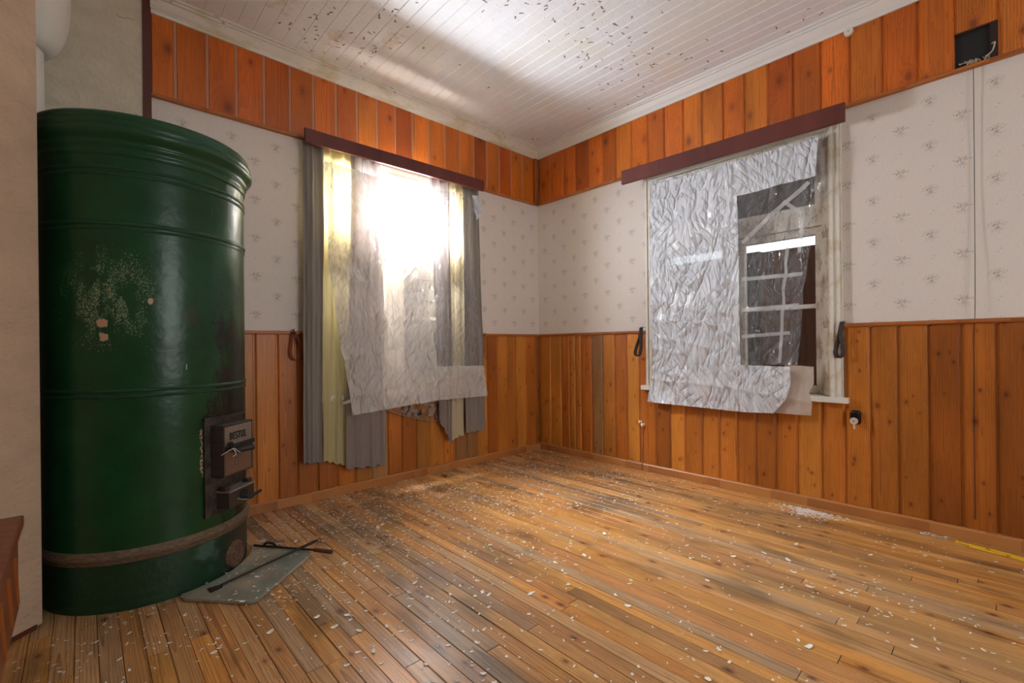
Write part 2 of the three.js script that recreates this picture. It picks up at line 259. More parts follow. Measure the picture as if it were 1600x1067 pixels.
// boards on a wall: side 'L' (x = 0, s runs along z) or 'R' (z = 0, s runs along x)
const place = { L: (s, d, l) => [d, l, s], R: (s, d, l) => [s, l, d] };
function plank(side, s0, s1, y0, y1, mat, parent, wm, hm, yb, ch) {
  const g = ch[2] ?? 0.0006, [w, dp] = ch, prof = [[s0 + g, DEEP], [s0 + g, -dp], [s0 + g + w * 0.55, -dp], [s0 + g + w, 0], [s1 - g - w * 0.6, 0], [s1 - g, -dp], [s1 - g, DEEP]];
  part('plank', sweep(prof, y0, y1, place[side], (s, l) => [s / wm, (l - yb) / hm], side === 'L'), mat, parent);
}
function wallCore(side, s1, op) {
  const b = side === 'L' ? (a, c, y0, y1) => box(-TH, DEEP, y0, y1, a, c) : (a, c, y0, y1) => box(a, c, y0, y1, -TH, DEEP);
  return [b(-TH, op.a, -0.02, CEIL + 0.012), b(op.b, s1, -0.02, CEIL + 0.012), b(op.a, op.b, -0.02, op.y0), b(op.a, op.b, op.y1, CEIL + 0.012)];
}
function paperSheets(side, s0, s1, op) {
  const d = -0.008, q = (T, a, c, y0, y1) => { const m = place[side]; const P = [m(a, d, y0), m(c, d, y0), m(c, d, y1), m(a, d, y1)], U = [wpUV(a, y0), wpUV(c, y0), wpUV(c, y1), wpUV(a, y1)]; if (side === 'L') { P.reverse(); U.reverse(); } T.quad(...P, ...U); };
  const T = new Tris(); q(T, s0, op.a - 0.03, 1.0, 2.18); q(T, op.b + 0.03, s1, 1.0, 2.18); q(T, op.a - 0.03, op.b + 0.03, op.y1 + 0.02, 2.18); return T.geo();
}
const wallL = structure('wall_left', 'flowered wallpaper between orange pine boards around the curtained window');
part('wall_core', wallCore('L', 3.5, OPL), M.core, wallL);
part('wallpaper', paperSheets('L', -0.008, 2.745, OPL), M.wallpaper, wallL);
for (let i = 0; i + 1 < LEFT_WAINSCOT.length; i++) { const a = LEFT_WAINSCOT[i], b = LEFT_WAINSCOT[i + 1], c = (a + b) / 2; plank('L', a, b, 0, c > 0.82 && c < 1.96 ? 0.6 : 1.01, M.wainL, wallL, 2.8, 1.02, 0, [0.013, 0.008]); }
for (let i = 0; i + 1 < LEFT_FRIEZE.length; i++) plank('L', LEFT_FRIEZE[i], LEFT_FRIEZE[i + 1], 2.17, 2.62, M.friezeL, wallL, 2.8, 0.46, 2.165, [0.004, 0.004, 0.0058]);
for (const z of LEFT_FRIEZE.slice(1, -1)) part('groove_strip', box(DEEP, -0.0025, 2.17, 2.62, z - 0.006, z + 0.006), M.groove, wallL);
part('corner_batten', box(DEEP, 0.012, 2.17, 2.6, 0.0, 0.046), M.trimWood, wallL); part('corner_batten', box(DEEP, 0.006, 0, 1.01, DEEP, 0.006), M.trimWood, wallL);
const wallR = structure('wall_right', 'flowered wallpaper between orange pine boards around the sheeted window');
part('wall_core', wallCore('R', RX + TH, OPR), M.core, wallR);
part('wallpaper', paperSheets('R', -0.008, RX, OPR), M.wallpaper, wallR);
for (let i = 0; i + 1 < RIGHT_WAINSCOT.length; i++) { const a = RIGHT_WAINSCOT[i], b = RIGHT_WAINSCOT[i + 1], c = (a + b) / 2; plank('R', a, b, 0, c > 1.1 && c < 2.24 ? 0.6 : 1.01, M.wainR, wallR, 3.5, 1.02, 0, [0.016, 0.0095]); }
for (let i = 0; i + 1 < RIGHT_FRIEZE.length; i++) { const hole = Math.abs(RIGHT_FRIEZE[i] - 2.704) < 1e-6; plank('R', RIGHT_FRIEZE[i], RIGHT_FRIEZE[i + 1], hole ? 2.352 : 2.17, 2.62, M.friezeR, wallR, 3.4, 0.46, 2.165, [0.014, 0.008]); }
part('wainscot_extension', box(3.5, RX, 0, 1.01, DEEP, 0), M.trimWood, wallR); part('frieze_extension', box(3.386, RX, 2.17, 2.62, DEEP, 0), M.trimWood, wallR);
{ // the rest of the room, behind and beside the camera
  const n = structure('wall_near', 'plain papered wall behind the camera'); part('wall_core', box(-TH, RX + TH, -0.02, CEIL + 0.012, RZ, RZ + TH), M.plainWall, n); part('wainscot', box(1.4, RX, 0, 1.0, RZ - 0.02, RZ), M.trimWood, n);
  const b = structure('wall_back', 'plain papered wall with an added fill window opposite the stove');
  part('wall_core', [box(RX, RX + TH, -0.02, CEIL + 0.012, -TH, 0.95), box(RX, RX + TH, -0.02, CEIL + 0.012, 2.25, RZ + TH), box(RX, RX + TH, -0.02, 0.75, 0.95, 2.25), box(RX, RX + TH, 2.05, CEIL + 0.012, 0.95, 2.25)], M.plainWall, b);
  part('wainscot', [box(RX - 0.02, RX, 0, 1.0, 0, 0.9), box(RX - 0.02, RX, 0, 1.0, 2.3, RZ), box(RX - 0.02, RX, 0, 0.7, 0.9, 2.3)], M.trimWood, b);
  const w = structure('added_window_3', 'added white framed fill window in the wall opposite the stove');  // unseen window, added to let fill light into the room
  part('frame', [box(RX + 0.02, RX + 0.08, 0.75, 2.05, 0.95, 1.0), box(RX + 0.02, RX + 0.08, 0.75, 2.05, 2.2, 2.25), box(RX + 0.02, RX + 0.08, 0.75, 0.8, 1.0, 2.2), box(RX + 0.02, RX + 0.08, 2.0, 2.05, 1.0, 2.2), box(RX + 0.02, RX + 0.08, 0.8, 2.0, 1.58, 1.62)], M.whitePaint, w);
  part('pane', box(RX + 0.049, RX + 0.051, 0.8, 2.0, 1.0, 1.58), M.glass, w); part('pane', box(RX + 0.049, RX + 0.051, 0.8, 2.0, 1.62, 2.2), M.glass, w);
  // chimney breast beside the flowered wall, and the rough plaster pier before it
  const c = structure('wall_chimney', 'cracked cream plaster chimney wall behind the green stove'); part('plaster_face', box(-TH, 0.012, -0.02, CEIL + 0.012, 2.772, 3.5), M.breast, c);
  const pts = [[0.659, 3.105], [1.3, 3.85], [1.3, RZ], [0, RZ], [0, 3.45], [0.56, 3.42]], sh = new THREE.Shape(pts.map((p) => new THREE.Vector2(p[0], -p[1])));
  const p = structure('wall_pier', 'rough beige plaster pier beside the green stove');
  part('plaster_face', new THREE.ExtrudeGeometry(sh, { depth: CEIL - 0.02, bevelEnabled: true, bevelSize: 0.012, bevelThickness: 0.006, bevelSegments: 3, bevelOffset: -0.012 }).rotateX(-Math.PI / 2).translate(0, 0.012, 0), M.plaster, p);
  part('baseboard_strip', sweep([[0, 0], [0, 0.016], [0.006, 0.016], [0.006, 0]], 0.02, 0.95, (s, d, l) => [0.659 + 0.652 * l + 0.757 * s - 0.004, d, 3.105 + 0.757 * l - 0.652 * s], (s, l) => [s, l]), M.brownPost, p);
}
// trims
const CROWN = [[0, 2.580], [0.010, 2.580], [0.014, 2.590], [0.020, 2.597], [0.030, 2.606], [0.042, 2.622], [0.050, 2.634], [0.060, 2.636], [0.060, 2.646], [0.072, 2.648], [0.072, CEIL + 0.004], [0, CEIL + 0.004]];
const along = { L: (o, y, l) => [o, y, l], R: (o, y, l) => [l, y, o] };
const trim = (name, label, prof, side, l0, l1, mat, uvs = 1) => { const g = structure(name, label); part('moulding', sweep(prof, l0, l1, along[side], (s, l) => [s * 4 * uvs + 0.3, l * uvs], side === 'R'), mat, g); return g; };
trim('trim_1', 'white stained crown moulding above the curtained window wall', CROWN, 'L', 0, 2.745, M.whitePaint);
trim('trim_2', 'clean white crown moulding above the sheeted window wall', CROWN, 'R', 0, RX, M.crownPaint);
const railProf = (y) => [[-0.01, y - 0.012], [0.008, y - 0.012], [0.012, y - 0.006], [0.012, y + 0.004], [0.006, y + 0.008], [-0.01, y + 0.008]];
trim('trim_3', 'brown wooden rail under the upper boards, curtained window wall', railProf(2.181), 'L', 0, 2.745, M.trimWood);
trim('trim_4', 'brown wooden rail under the upper boards, sheeted window wall', railProf(2.181), 'R', 0, RX, M.trimWood);
{ const g = structure('trim_5', 'wooden cap rail on the wainscot, curtained window wall'); for (const [a, b] of [[0, OPL.a - 0.06], [OPL.b + 0.06, 2.745]]) part('cap_rail', sweep(railProf(1.014), a, b, along.L, (s, l) => [s * 4, l]), M.trimWood, g); }
{ const g = structure('trim_6', 'wooden cap rail on the wainscot, sheeted window wall'); for (const [a, b] of [[0, OPR.a - 0.06], [OPR.b + 0.06, RX]]) part('cap_rail', sweep(railProf(1.014), a, b, along.R, (s, l) => [s * 4, l], true), M.trimWood, g); }
{ const g = structure('trim_7', 'dark brown upright batten between wallpaper and chimney wall'); part('batten', box(-0.02, 0.022, 0, CEIL, 2.742, 2.774), M.brownPost, g); }
const BASE = [[-0.01, 0.0], [0.014, 0.0], [0.014, 0.046], [0.009, 0.054], [-0.01, 0.054]];
{ const g = structure('baseboard_left', 'low pine baseboard under the curtained window'); part('moulding', sweep(BASE, 0, 2.745, along.L, (s, l) => [s * 3 + 0.05, l]), M.baseWood, g); }
{ const g = structure('baseboard_right', 'low pine baseboard under the sheeted window'); part('moulding', sweep(BASE, 0, RX, along.R, (s, l) => [s * 3 + 0.06, l + 0.4], true), M.baseWood, g); }

// ------------------------------------------------------------------ windows
function makeWindow(name, label, side, op) {
  const g = structure(name, label), B = side === 'L' ? (s0, s1, y0, y1, d0, d1) => box(d0, d1, y0, y1, s0, s1, 2) : (s0, s1, y0, y1, d0, d1) => box(s0, s1, y0, y1, d0, d1, 2);
  const { a, b, y0, y1 } = op, m = (a + b) / 2, P = M.whitePaint, O = M.oldPaint;
  for (const s of [a - 0.06, b]) part('casing', [B(s, s + 0.06, y0 - 0.01, y1 + 0.05, -0.01, 0.016), B(s + 0.008, s + 0.022, y0 - 0.01, y1 + 0.05, 0.016, 0.022), B(s + 0.04, s + 0.052, y0 - 0.01, y1 + 0.05, 0.016, 0.021)], P, g);
  part('head_casing', [B(a, b, y1 - 0.01, y1 + 0.05, -0.01, 0.016), B(a, b, y1 - 0.01, y1 + 0.004, 0.016, 0.022)], P, g);
  part('sill', B(a - 0.095, b + 0.085, y0 - 0.035, y0 - 0.005, -0.1, 0.034), P, g);
  for (const s of [a, b - 0.035]) part('jamb', B(s, s + 0.035, y0, y1, -0.17, -0.012), O, g);
  part('head_jamb', B(a + 0.035, b - 0.035, y1 - 0.035, y1, -0.17, -0.012), O, g);
  part('transom', [B(a + 0.035, b - 0.035, 1.592, 1.665, -0.13, -0.05), B(a + 0.035, b - 0.035, 1.58, 1.592, -0.12, -0.04)], O, g);
  part('mullion', B(m - 0.022, m + 0.022, y0, 1.592, -0.13, -0.055), O, g);
  const lights = [[a + 0.037, b - 0.037, 1.667, y1 - 0.037, 0], [a + 0.037, m - 0.024, y0 + 0.002, 1.578, 1], [m + 0.024, b - 0.037, y0 + 0.002, 1.578, 1]];
  for (const [s0, s1, v0, v1, bar] of lights) {
    const t = 0.042, sash = part('sash', [B(s0, s0 + t, v0, v1, -0.1, -0.058), B(s1 - t, s1, v0, v1, -0.1, -0.058), B(s0 + t, s1 - t, v0, v0 + t, -0.1, -0.058), B(s0 + t, s1 - t, v1 - t, v1, -0.1, -0.058), ...(bar ? [B(s0 + t, s1 - t, 1.118, 1.142, -0.094, -0.064)] : [])], O, g);
    for (const [p0, p1] of bar ? [[v0 + t, 1.118], [1.142, v1 - t]] : [[v0 + t, v1 - t]]) part('pane', B(s0 + t, s1 - t, p0, p1, -0.081, -0.078), M.glass, sash);
  }
  return g;
}
{ const w1 = makeWindow('window_1', 'old white window behind curtains and glowing plastic sheet', 'L', OPL), m = std({ color: rgb8(112, 106, 100), roughness: 0.9 }); for (let i = 0; i < 6; i++) part('added_blocking_board', box(-0.185, -0.165, 0.63 + i * 0.16, 0.788 + i * 0.16, 0.86, 1.92), m, w1); }  // boards added outside the lower panes to block light
makeWindow('window_2', 'old white peeling window behind the bluish plastic sheet', 'R', OPR);

// what stands outside
{
  const g = structure('ground', 'bare ground outside the house'); part('soil', box(-14, 14, -0.6, -0.45, -14, 14), std({ color: rgb8(120, 116, 100), roughness: 1 }), g);
  const o = thing('blocking_outbuilding', 'added grey boarded outbuilding wall outside the curtained window', 'building', [-2.6, -0.45, 1.4]);  // added wall that blocks low light beyond the left window
  const mat = std({ color: rgb8(74, 68, 62), roughness: 0.9 });
  for (let i = 0; i < 22; i++) part('wall_board', box(-0.02, 0.02 + (i % 2) * 0.015, 0, 2.62, -2.2 + i * 0.2, -2.005 + i * 0.2), mat, o);
  part('wall_core', box(-1.5, -0.02, 0, 2.62, -2.2, 2.2), mat, o); part('roof', box(-1.6, 0.12, 2.62, 2.68, -2.3, 2.3), std({ color: rgb8(70, 66, 62), roughness: 0.9 }), o);
  const p = thing('porch', 'brown boarded porch seen through the sheeted window', 'porch', [0, -0.45, -1.0]);
  const wood = std({ map: M.bench.map, color: rgb8(228, 208, 190), roughness: 0.8 }), dark = std({ color: rgb8(38, 40, 44), roughness: 0.6 }), pale = M.oldPaint;
  for (let i = 0; i < 20; i++) part('wall_board', box(-0.2 + i * 0.2, -0.003 + i * 0.2, 0, 2.10, -0.03, 0.004 * (i % 2)), wood, p);
  part('beam', box(-0.2, 3.8, 2.222, 2.34, -0.05, 0.03), pale, p);
  for (let i = 0; i < 20; i++) part('upper_board', box(-0.2 + i * 0.2, -0.003 + i * 0.2, 2.34, 3.2, -0.03, 0.0), std({ color: rgb8(96, 78, 66), roughness: 0.9 }), p);
  part('post', box(1.385, 1.525, 0, 2.10, 0.004, 0.06), dark, p);
  part('roof', box(-0.25, 3.8, 3.2, 3.26, -0.1, 0.78), std({ color: rgb8(90, 74, 62), roughness: 0.9 }), p); part('deck', box(-0.2, 3.8, 0, 0.2, 0.004, 0.78), wood, p);
  part('end_wall', box(-0.24, -0.2, 0, 3.2, -0.03, 0.78), wood, p);
}

// ------------------------------------------------------------------ pelmets
function pelmet(label, a, b, y0a, y0b, hgt, side, d0) {
  const g = thing('curtain_pelmet', label, 'pelmet', side === 'L' ? [d0, 0, 0] : [0, 0, d0]);
  const T = new Tris(), mp = (s, y, d) => side === 'L' ? [d, y, s] : [s, y, d], t = 0.018, bev = 0.003;
  const prof = [[0, 0], [0, hgt], [t - bev, hgt], [t, hgt - bev], [t, bev], [t - bev, 0]];
  const yb = (s) => lerp(y0a, y0b, (s - a) / (b - a));
  part('board', sweep(prof.map(([d, y]) => [d, y]), a, b, (d, y, s) => mp(s, yb(s) + y, d), (d, s) => [d * 3 + 0.02, s]), M.pelmet, g);
  for (const s of [a + 0.12, b - 0.12]) part('bracket', side === 'L' ? box(-d0, 0, yb(s) + 0.045, yb(s) + 0.06, s - 0.01, s + 0.01) : box(s - 0.01, s + 0.01, yb(s) + 0.045, yb(s) + 0.06, -d0, 0), M.black, g);
}
pelmet('dark brown pelmet board above the glowing curtained window', 0.729, 2.054, 2.113, 2.106, 0.083, 'L', 0.112);
pelmet('dark brown pelmet board tilting above the bluish sheeted window', 0.964, 2.303, 2.081, 2.055, 0.098, 'R', 0.112);

// ------------------------------------------------------------------ curtains
const weave = new Raster(256, 256).each((x, y, c) => { const t = 128 + 60 * Math.sin(x * Math.PI / 2) * Math.cos(y * Math.PI / 2) + 60 * (noise(x / 2, y / 14) - 0.5) + 60 * (noise(x / 14, y / 2) - 0.5); c[0] = c[1] = c[2] = t; }).tex(false);
const cloth = (r, g, b, tr, al) => phys({ color: rgb8(r, g, b), roughness: 0.93, transmission: tr, thickness: 0, bumpMap: weave, bumpScale: 0.0012, specularIntensity: 0.2 });
M.greyCloth = cloth(150, 142, 135, 0.05); M.yellowCloth = cloth(212, 200, 152, 0.2); M.mauveCloth = cloth(154, 142, 138, 0.13); M.creamCloth = cloth(214, 202, 172, 0.2);
// hanging cloth on the left wall: edges given as [z, y] at top and bottom
function curtain(name, label, mat, zt0, zt1, zb0, zb1, yTop, yb0, yb1, x0, folds, amp, seed, hem = true) {
  const nu = 60, nv = 40, pos = [], uv = [], idx = [], r = rng(seed), ph = r() * 6;
  for (let j = 0; j <= nv; j++) for (let i = 0; i <= nu; i++) {
    const u = i / nu, v = j / nv, w = v * v * (3 - 2 * v), z = lerp(lerp(zt0, zt1, u), lerp(zb0, zb1, u), w), bot = lerp(yb0, yb1, u) + 0.006 * Math.sin(u * 23 + seed), y = lerp(yTop, bot, v);
    const a = amp * (1.0 - 0.25 * v), q = u * folds * 6.283 + ph + 0.9 * Math.sin(v * 2.2 + seed) + 1.2 * (noise(u * 3 + seed, v * 2) - 0.5);
    pos.push(x0 + a * (Math.sin(q) + 0.3 * Math.sin(2.3 * q + 1)) + 0.006 * (noise(u * 9 + seed, v * 12) - 0.5), y, z); uv.push(u * 8, v * 40);
  }
  for (let j = 0; j < nv; j++) for (let i = 0; i < nu; i++) { const k = j * (nu + 1) + i; idx.push(k, k + nu + 1, k + 1, k + 1, k + nu + 1, k + nu + 2); }
  const g = new THREE.BufferGeometry(); g.setAttribute('position', new THREE.Float32BufferAttribute(pos, 3)); g.setAttribute('uv', new THREE.Float32BufferAttribute(uv, 2)); g.setIndex(idx); g.computeVertexNormals();
  const t = thing(name, label, 'curtain', [0, 0, 0], 'curtains behind the plastic sheet'); part('fabric', g, mat, t);
  if (hem) { const pts = []; for (let i = 0; i <= nu; i += 3) { const k = (nv * (nu + 1) + i) * 3; pts.push([pos[k] , pos[k + 1] + 0.004, pos[k + 2]]); } part('hem', tube(pts, 0.0045, 40, 5), mat, t); }
  return t;
}
curtain('drape', 'grey drape hanging nearest the stove, outside the plastic', M.greyCloth, 2.045, 1.93, 2.062, 1.955, 2.14, 0.247, 0.236, 0.066, 1.6, 0.012, 3);
curtain('drape', 'pale yellow drape hanging beside the grey drape', M.yellowCloth, 1.95, 1.70, 1.935, 1.79, 2.14, 0.235, 0.185, 0.038, 2.6, 0.009, 5);
curtain('drape', 'wide mauve grey drape beside the yellow drape', M.mauveCloth, 1.76, 1.56, 1.81, 1.545, 2.14, 0.165, 0.145, 0.066, 3.2, 0.010, 8);
curtain('drape', 'mauve drape hanging to a point beside the cream drape', M.mauveCloth, 1.18, 1.0, 1.12, 1.01, 2.14, 0.40, 0.20, 0.066, 2.6, 0.010, 12);
curtain('drape', 'cream drape between two mauve grey drapes', M.creamCloth, 1.03, 0.86, 1.03, 0.885, 2.14, 0.215, 0.25, 0.038, 2.2, 0.009, 15);
curtain('drape', 'grey drape hanging nearest the room corner', M.greyCloth, 0.89, 0.725, 0.885, 0.695, 2.14, 0.262, 0.268, 0.066, 2.8, 0.011, 19);
{ // net curtain: real strands
  const strands = [], edge = (z) => 0.385 + 0.12 * Math.pow(clamp((z - 1.1) / 0.42), 1.6), r = rng(71);
  const x = 0.03;
  for (let z = 1.09; z <= 1.55; z += 0.0125) strands.push(rod([x, edge(z), z], [x + 0.004 * Math.sin(z * 40), 0.75, z], 0.0006, 0.0006, 3));
  for (let y = 0.39; y < 0.75; y += 0.0125) { const zz = 1.1 + 0.42 * Math.pow(clamp((y - 0.385) / 0.12), 1 / 1.6); strands.push(rod([x, y, 1.09], [x, y, Math.min(1.55, zz)], 0.0006, 0.0006, 3)); }
  const flowers = []; for (let i = 0; i < 150; i++) { const z = 1.1 + 0.44 * r(), y = 0.4 + 0.33 * r(); if (y < edge(z) + 0.01) continue; flowers.push(new THREE.RingGeometry(0.004, 0.011 + 0.006 * r(), 7).rotateY(Math.PI / 2).translate(x + 0.001, y, z)); }
  const hem = []; for (let i = 0; i <= 14; i++) { const z = 1.09 + 0.46 * i / 14; hem.push([x, edge(z), z]); }
  const t = thing('net_curtain', 'patterned net curtain dipping below the plastic sheet', 'curtain'), m = std({ color: rgb8(150, 140, 132), roughness: 0.9 });
  part('netting', strands, m, t).userData.kind = 'stuff'; part('lace_motif', flowers, m, t).userData.kind = 'stuff'; part('hem', tube(hem, 0.003, 40, 5), m, t);
}
// ------------------------------------------------------------------ plastic sheets
const FOLDS = (() => { const r = rng(808), f = []; for (let i = 0; i < 26; i++) { const a = r() < 0.5 ? (r() - 0.5) * 0.9 : r() * 3.14, q = 3 * Math.pow(1.13, i); f.push([Math.cos(a) * q, Math.sin(a) * q, r() * 9, 1 / q]); } return f; })();
const tri = (x) => { const t = x - Math.floor(x); return Math.abs(t - 0.5) * 2; };
// crumpled film: many warped straight creases, each masked to patches
function creases(s, y, i0, i1, seed) { const wx = (fbm(s * 4 + seed, y * 4, 3) - 0.5) * 0.05, wy = (fbm(s * 4 + 40, y * 4 + seed, 3) - 0.5) * 0.05, S = s + wx, Y = y + wy; let h = 0; for (let i = i0; i < i1; i++) { const [a, b, c, w] = FOLDS[i]; const m = sstep(0.45, 0.7, noise(s * (3 + i * 0.35) + i * 7.3 + seed, y * (3 + i * 0.35) + i * 3.1)), q = tri(a * S + b * Y + c); h += w * m * (q + 1.5 * Math.pow(q, 8)); } return h; }
const crinkle = new Raster(1024, 1024).each((x, y, c) => { const h = creases(x / 1024 * 1.7, y / 1024 * 1.7, 9, 22, 3); c[0] = c[1] = c[2] = clamp(255 * (h * 3), 0, 255); }).tex(false);
M.milkyWarm = phys({ color: rgb8(238, 234, 230), roughness: 0.36, transmission: 0.42, thickness: 0, bumpMap: crinkle, bumpScale: 0.022, ior: 1.5 });
M.milkyCool = phys({ color: rgb8(236, 240, 247), roughness: 0.27, transmission: 0.12, thickness: 0, bumpMap: crinkle, bumpScale: 0.03, ior: 1.5 });
M.clear = phys({ color: rgb8(244, 246, 250), roughness: 0.12, transmission: 0.88, thickness: 0, bumpMap: crinkle, bumpScale: 0.05, ior: 1.5 });
M.tape = phys({ color: rgb8(240, 240, 242), roughness: 0.5, transmission: 0.62, thickness: 0 });
M.beigeFilm = phys({ color: rgb8(222, 206, 192), roughness: 0.7, transmission: 0.35, thickness: 0, bumpMap: crinkle, bumpScale: 0.003 });
const ridge = (x, y) => 1 - 2 * Math.abs(noise(x, y) - 0.5);
function crumple(s, y, k, seed) {
  const wx = noise(s * 5 + seed, y * 5) - 0.5, wy = noise(s * 5 + 40, y * 5 + seed) - 0.5, S = s + 0.05 * wx, Y = y + 0.05 * wy;
  return k * (0.014 * noise(S * 6 + seed, Y * 3.5 + seed) + 0.035 * creases(s, y, 2, 16, seed));
}
const poly = (pts, t) => { const n = pts.length - 1, k = Math.min(n - 1, Math.floor(t * n)), f = t * n - k; return [lerp(pts[k][0], pts[k + 1][0], f), lerp(pts[k][1], pts[k + 1][1], f)]; };
// resample by height so that seams of neighbours agree
const atY = (pts, t) => { const y = lerp(pts[0][1], pts[pts.length - 1][1], t); for (let i = 0; i + 1 < pts.length; i++) if ((pts[i][1] - y) * (pts[i + 1][1] - y) <= 0) { const f = (y - pts[i][1]) / (pts[i + 1][1] - pts[i][1] || 1); return [lerp(pts[i][0], pts[i + 1][0], f), y]; } return poly(pts, t); };
function sheet(side, A, B, disp, nu, nv, topSag = 0) {
  const pos = [], uv = [], idx = [];
  for (let j = 0; j <= nv; j++) { const a = atY(A, j / nv), b = atY(B, j / nv); for (let i = 0; i <= nu; i++) { const u = i / nu, s = lerp(a[0], b[0], u), y = lerp(a[1], b[1], u) - topSag * Math.sin(Math.PI * u) * Math.pow(1 - j / nv, 8), d = disp(s, y); pos.push(...(side === 'L' ? [d, y, s] : [s, y, d])); uv.push(s / 1.7, y / 1.7 - 0.2); } }
  for (let j = 0; j < nv; j++) for (let i = 0; i < nu; i++) { const k = j * (nu + 1) + i; idx.push(k, k + 1, k + nu + 1, k + 1, k + nu + 2, k + nu + 1); }
  const g = new THREE.BufferGeometry(); g.setAttribute('position', new THREE.Float32BufferAttribute(pos, 3)); g.setAttribute('uv', new THREE.Float32BufferAttribute(uv, 2)); g.setIndex(idx); g.computeVertexNormals(); return g;
}
// ribbon following a path of [s, y] on a displaced sheet
function ribbon(side, path, w, disp, lift = 0.002) {
  const pos = [], uv = [], idx = [], n = 40;
  for (let i = 0; i <= n; i++) { const p = poly(path, i / n), q = poly(path, Math.min(1, i / n + 0.01)), o = poly(path, Math.max(0, i / n - 0.01)); let dx = q[0] - o[0], dy = q[1] - o[1]; const l = Math.hypot(dx, dy) || 1; dx /= l; dy /= l; for (const e of [-1, 1]) { const s = p[0] - dy * w / 2 * e, y = p[1] + dx * w / 2 * e, d = disp(s, y) + lift; pos.push(...(side === 'L' ? [d, y, s] : [s, y, d])); uv.push(i / n, e); } }
  for (let i = 0; i < n; i++) idx.push(2 * i, 2 * i + 1, 2 * i + 2, 2 * i + 1, 2 * i + 3, 2 * i + 2);
  const g = new THREE.BufferGeometry(); g.setAttribute('position', new THREE.Float32BufferAttribute(pos, 3)); g.setAttribute('uv', new THREE.Float32BufferAttribute(uv, 2)); g.setIndex(idx); g.computeVertexNormals(); return g;
}
{
  const disp = (s, y) => { const dx = 1.945 - s, dy = y - 1.47, d = Math.hypot(dx, dy), ph = Math.atan2(dy, dx); return 0.092 + crumple(s, y, 0.75, 3) + 0.012 * Math.sin(ph * 9 + 0.6) * sstep(0.02, 0.2, d) * Math.exp(-d * 1.3) + 0.05 * (1 - sstep(0.5, 1.1, y)) * 0.5; };
  const t = thing('plastic_sheet', 'warm milky plastic sheet with clear side, hung over the curtains', 'plastic sheet', [0, 0, 0]);
  const left = [[1.95, 2.029], [1.94, 1.848], [1.922, 1.47], [1.865, 1.011], [1.795, 0.507]], seam = [[1.375, 2.015], [1.331, 1.644], [1.294, 1.363], [1.194, 1.051], [1.165, 0.783]], right = [[0.821, 2.069], [0.785, 1.993], [0.854, 1.869], [0.87, 1.716], [0.789, 1.219], [0.763, 0.827], [0.752, 0.773]];
  part('milky_panel', sheet('L', left, [...seam, [1.152, 0.546]], disp, 80, 170), M.milkyWarm, t);
  part('clear_panel', sheet('L', seam, right, disp, 60, 140), M.clear, t);
  part('milky_strip', sheet('L', [[1.165, 0.783], [1.152, 0.546]], [[0.752, 0.773], [0.723, 0.539]], disp, 60, 30), M.milkyWarm, t);
  part('torn_flap', sheet('L', [[0.84, 2.06], [0.80, 1.88]], [[0.765, 2.07], [0.745, 1.93]], (s, y) => 0.105 + 0.02 * ridge(s * 30, y * 24), 20, 24), M.milkyCool, t);
  part('tape_strip', ribbon('L', [[1.86, 0.585], [1.80, 0.60]], 0.018, disp, 0.003), M.tape, t);
}
{
  const disp = (s, y) => 0.045 + crumple(s, y, 0.7, 11) + 0.010 * Math.sin((s - 1.95) * 60 + (y - 0.9) * 34) * Math.exp(-Math.pow((s - 1.98 + (1.2 - y) * 0.45) / 0.09, 2));
  const t = thing('plastic_sheet', 'bluish white crinkled plastic sheet with a clear taped window panel', 'plastic sheet', [0, 0, 0]);
  const left = [[1.159, 2.063], [1.146, 1.817], [1.15, 1.319], [1.164, 0.822], [1.132, 0.617], [1.11, 0.515]];
  part('milky_panel', sheet('R', left, [[1.746, 2.036], [1.743, 1.821], [1.746, 1.377], [1.748, 0.79], [1.745, 0.503]], disp, 90, 190), M.milkyCool, t);
  part('milky_header', sheet('R', [[1.746, 2.036], [1.743, 1.821]], [[2.172, 2.044], [2.16, 1.829]], disp, 60, 34), M.milkyCool, t);
  part('clear_flap', sheet('R', [[2.172, 2.044], [2.16, 1.829], [2.15, 1.7]], [[2.185, 2.044], [2.205, 1.853], [2.195, 1.72]], disp, 10, 40), M.clear, t);
  part('clear_panel', sheet('R', [[1.743, 1.821], [1.746, 1.377], [1.748, 0.79]], [[2.16, 1.829], [2.135, 1.5], [2.097, 1.225], [2.076, 0.976], [2.059, 0.797]], disp, 70, 150), M.clear, t);
  part('milky_strip', sheet('R', [[1.748, 0.79], [1.745, 0.503]], [[2.023, 0.785], [2.022, 0.687], [2.0, 0.6], [1.93, 0.512]], disp, 44, 44), M.milkyCool, t);
  part('beige_flap', sheet('R', [[1.99, 0.797], [1.91, 0.512]], [[2.131, 0.787], [2.13, 0.691], [2.105, 0.647], [2.123, 0.584], [2.116, 0.515]], (s, y) => 0.03 + crumple(s, y, 0.3, 5), 30, 40), M.beigeFilm, t);
  for (const [path, w] of [[[[1.764, 1.309], [2.089, 1.304]], 0.022], [[[1.762, 1.122], [2.071, 1.131]], 0.022], [[[1.761, 0.962], [2.022, 0.978]], 0.02], [[[2.014, 1.467], [1.99, 1.15], [1.967, 0.806]], 0.016], [[[2.124, 1.805], [1.94, 1.67], [1.767, 1.531]], 0.024], [[[1.996, 1.73], [2.095, 1.631], [2.074, 1.424]], 0.02]]) part('tape_strip', ribbon('R', path, w, disp), M.tape, t);
}

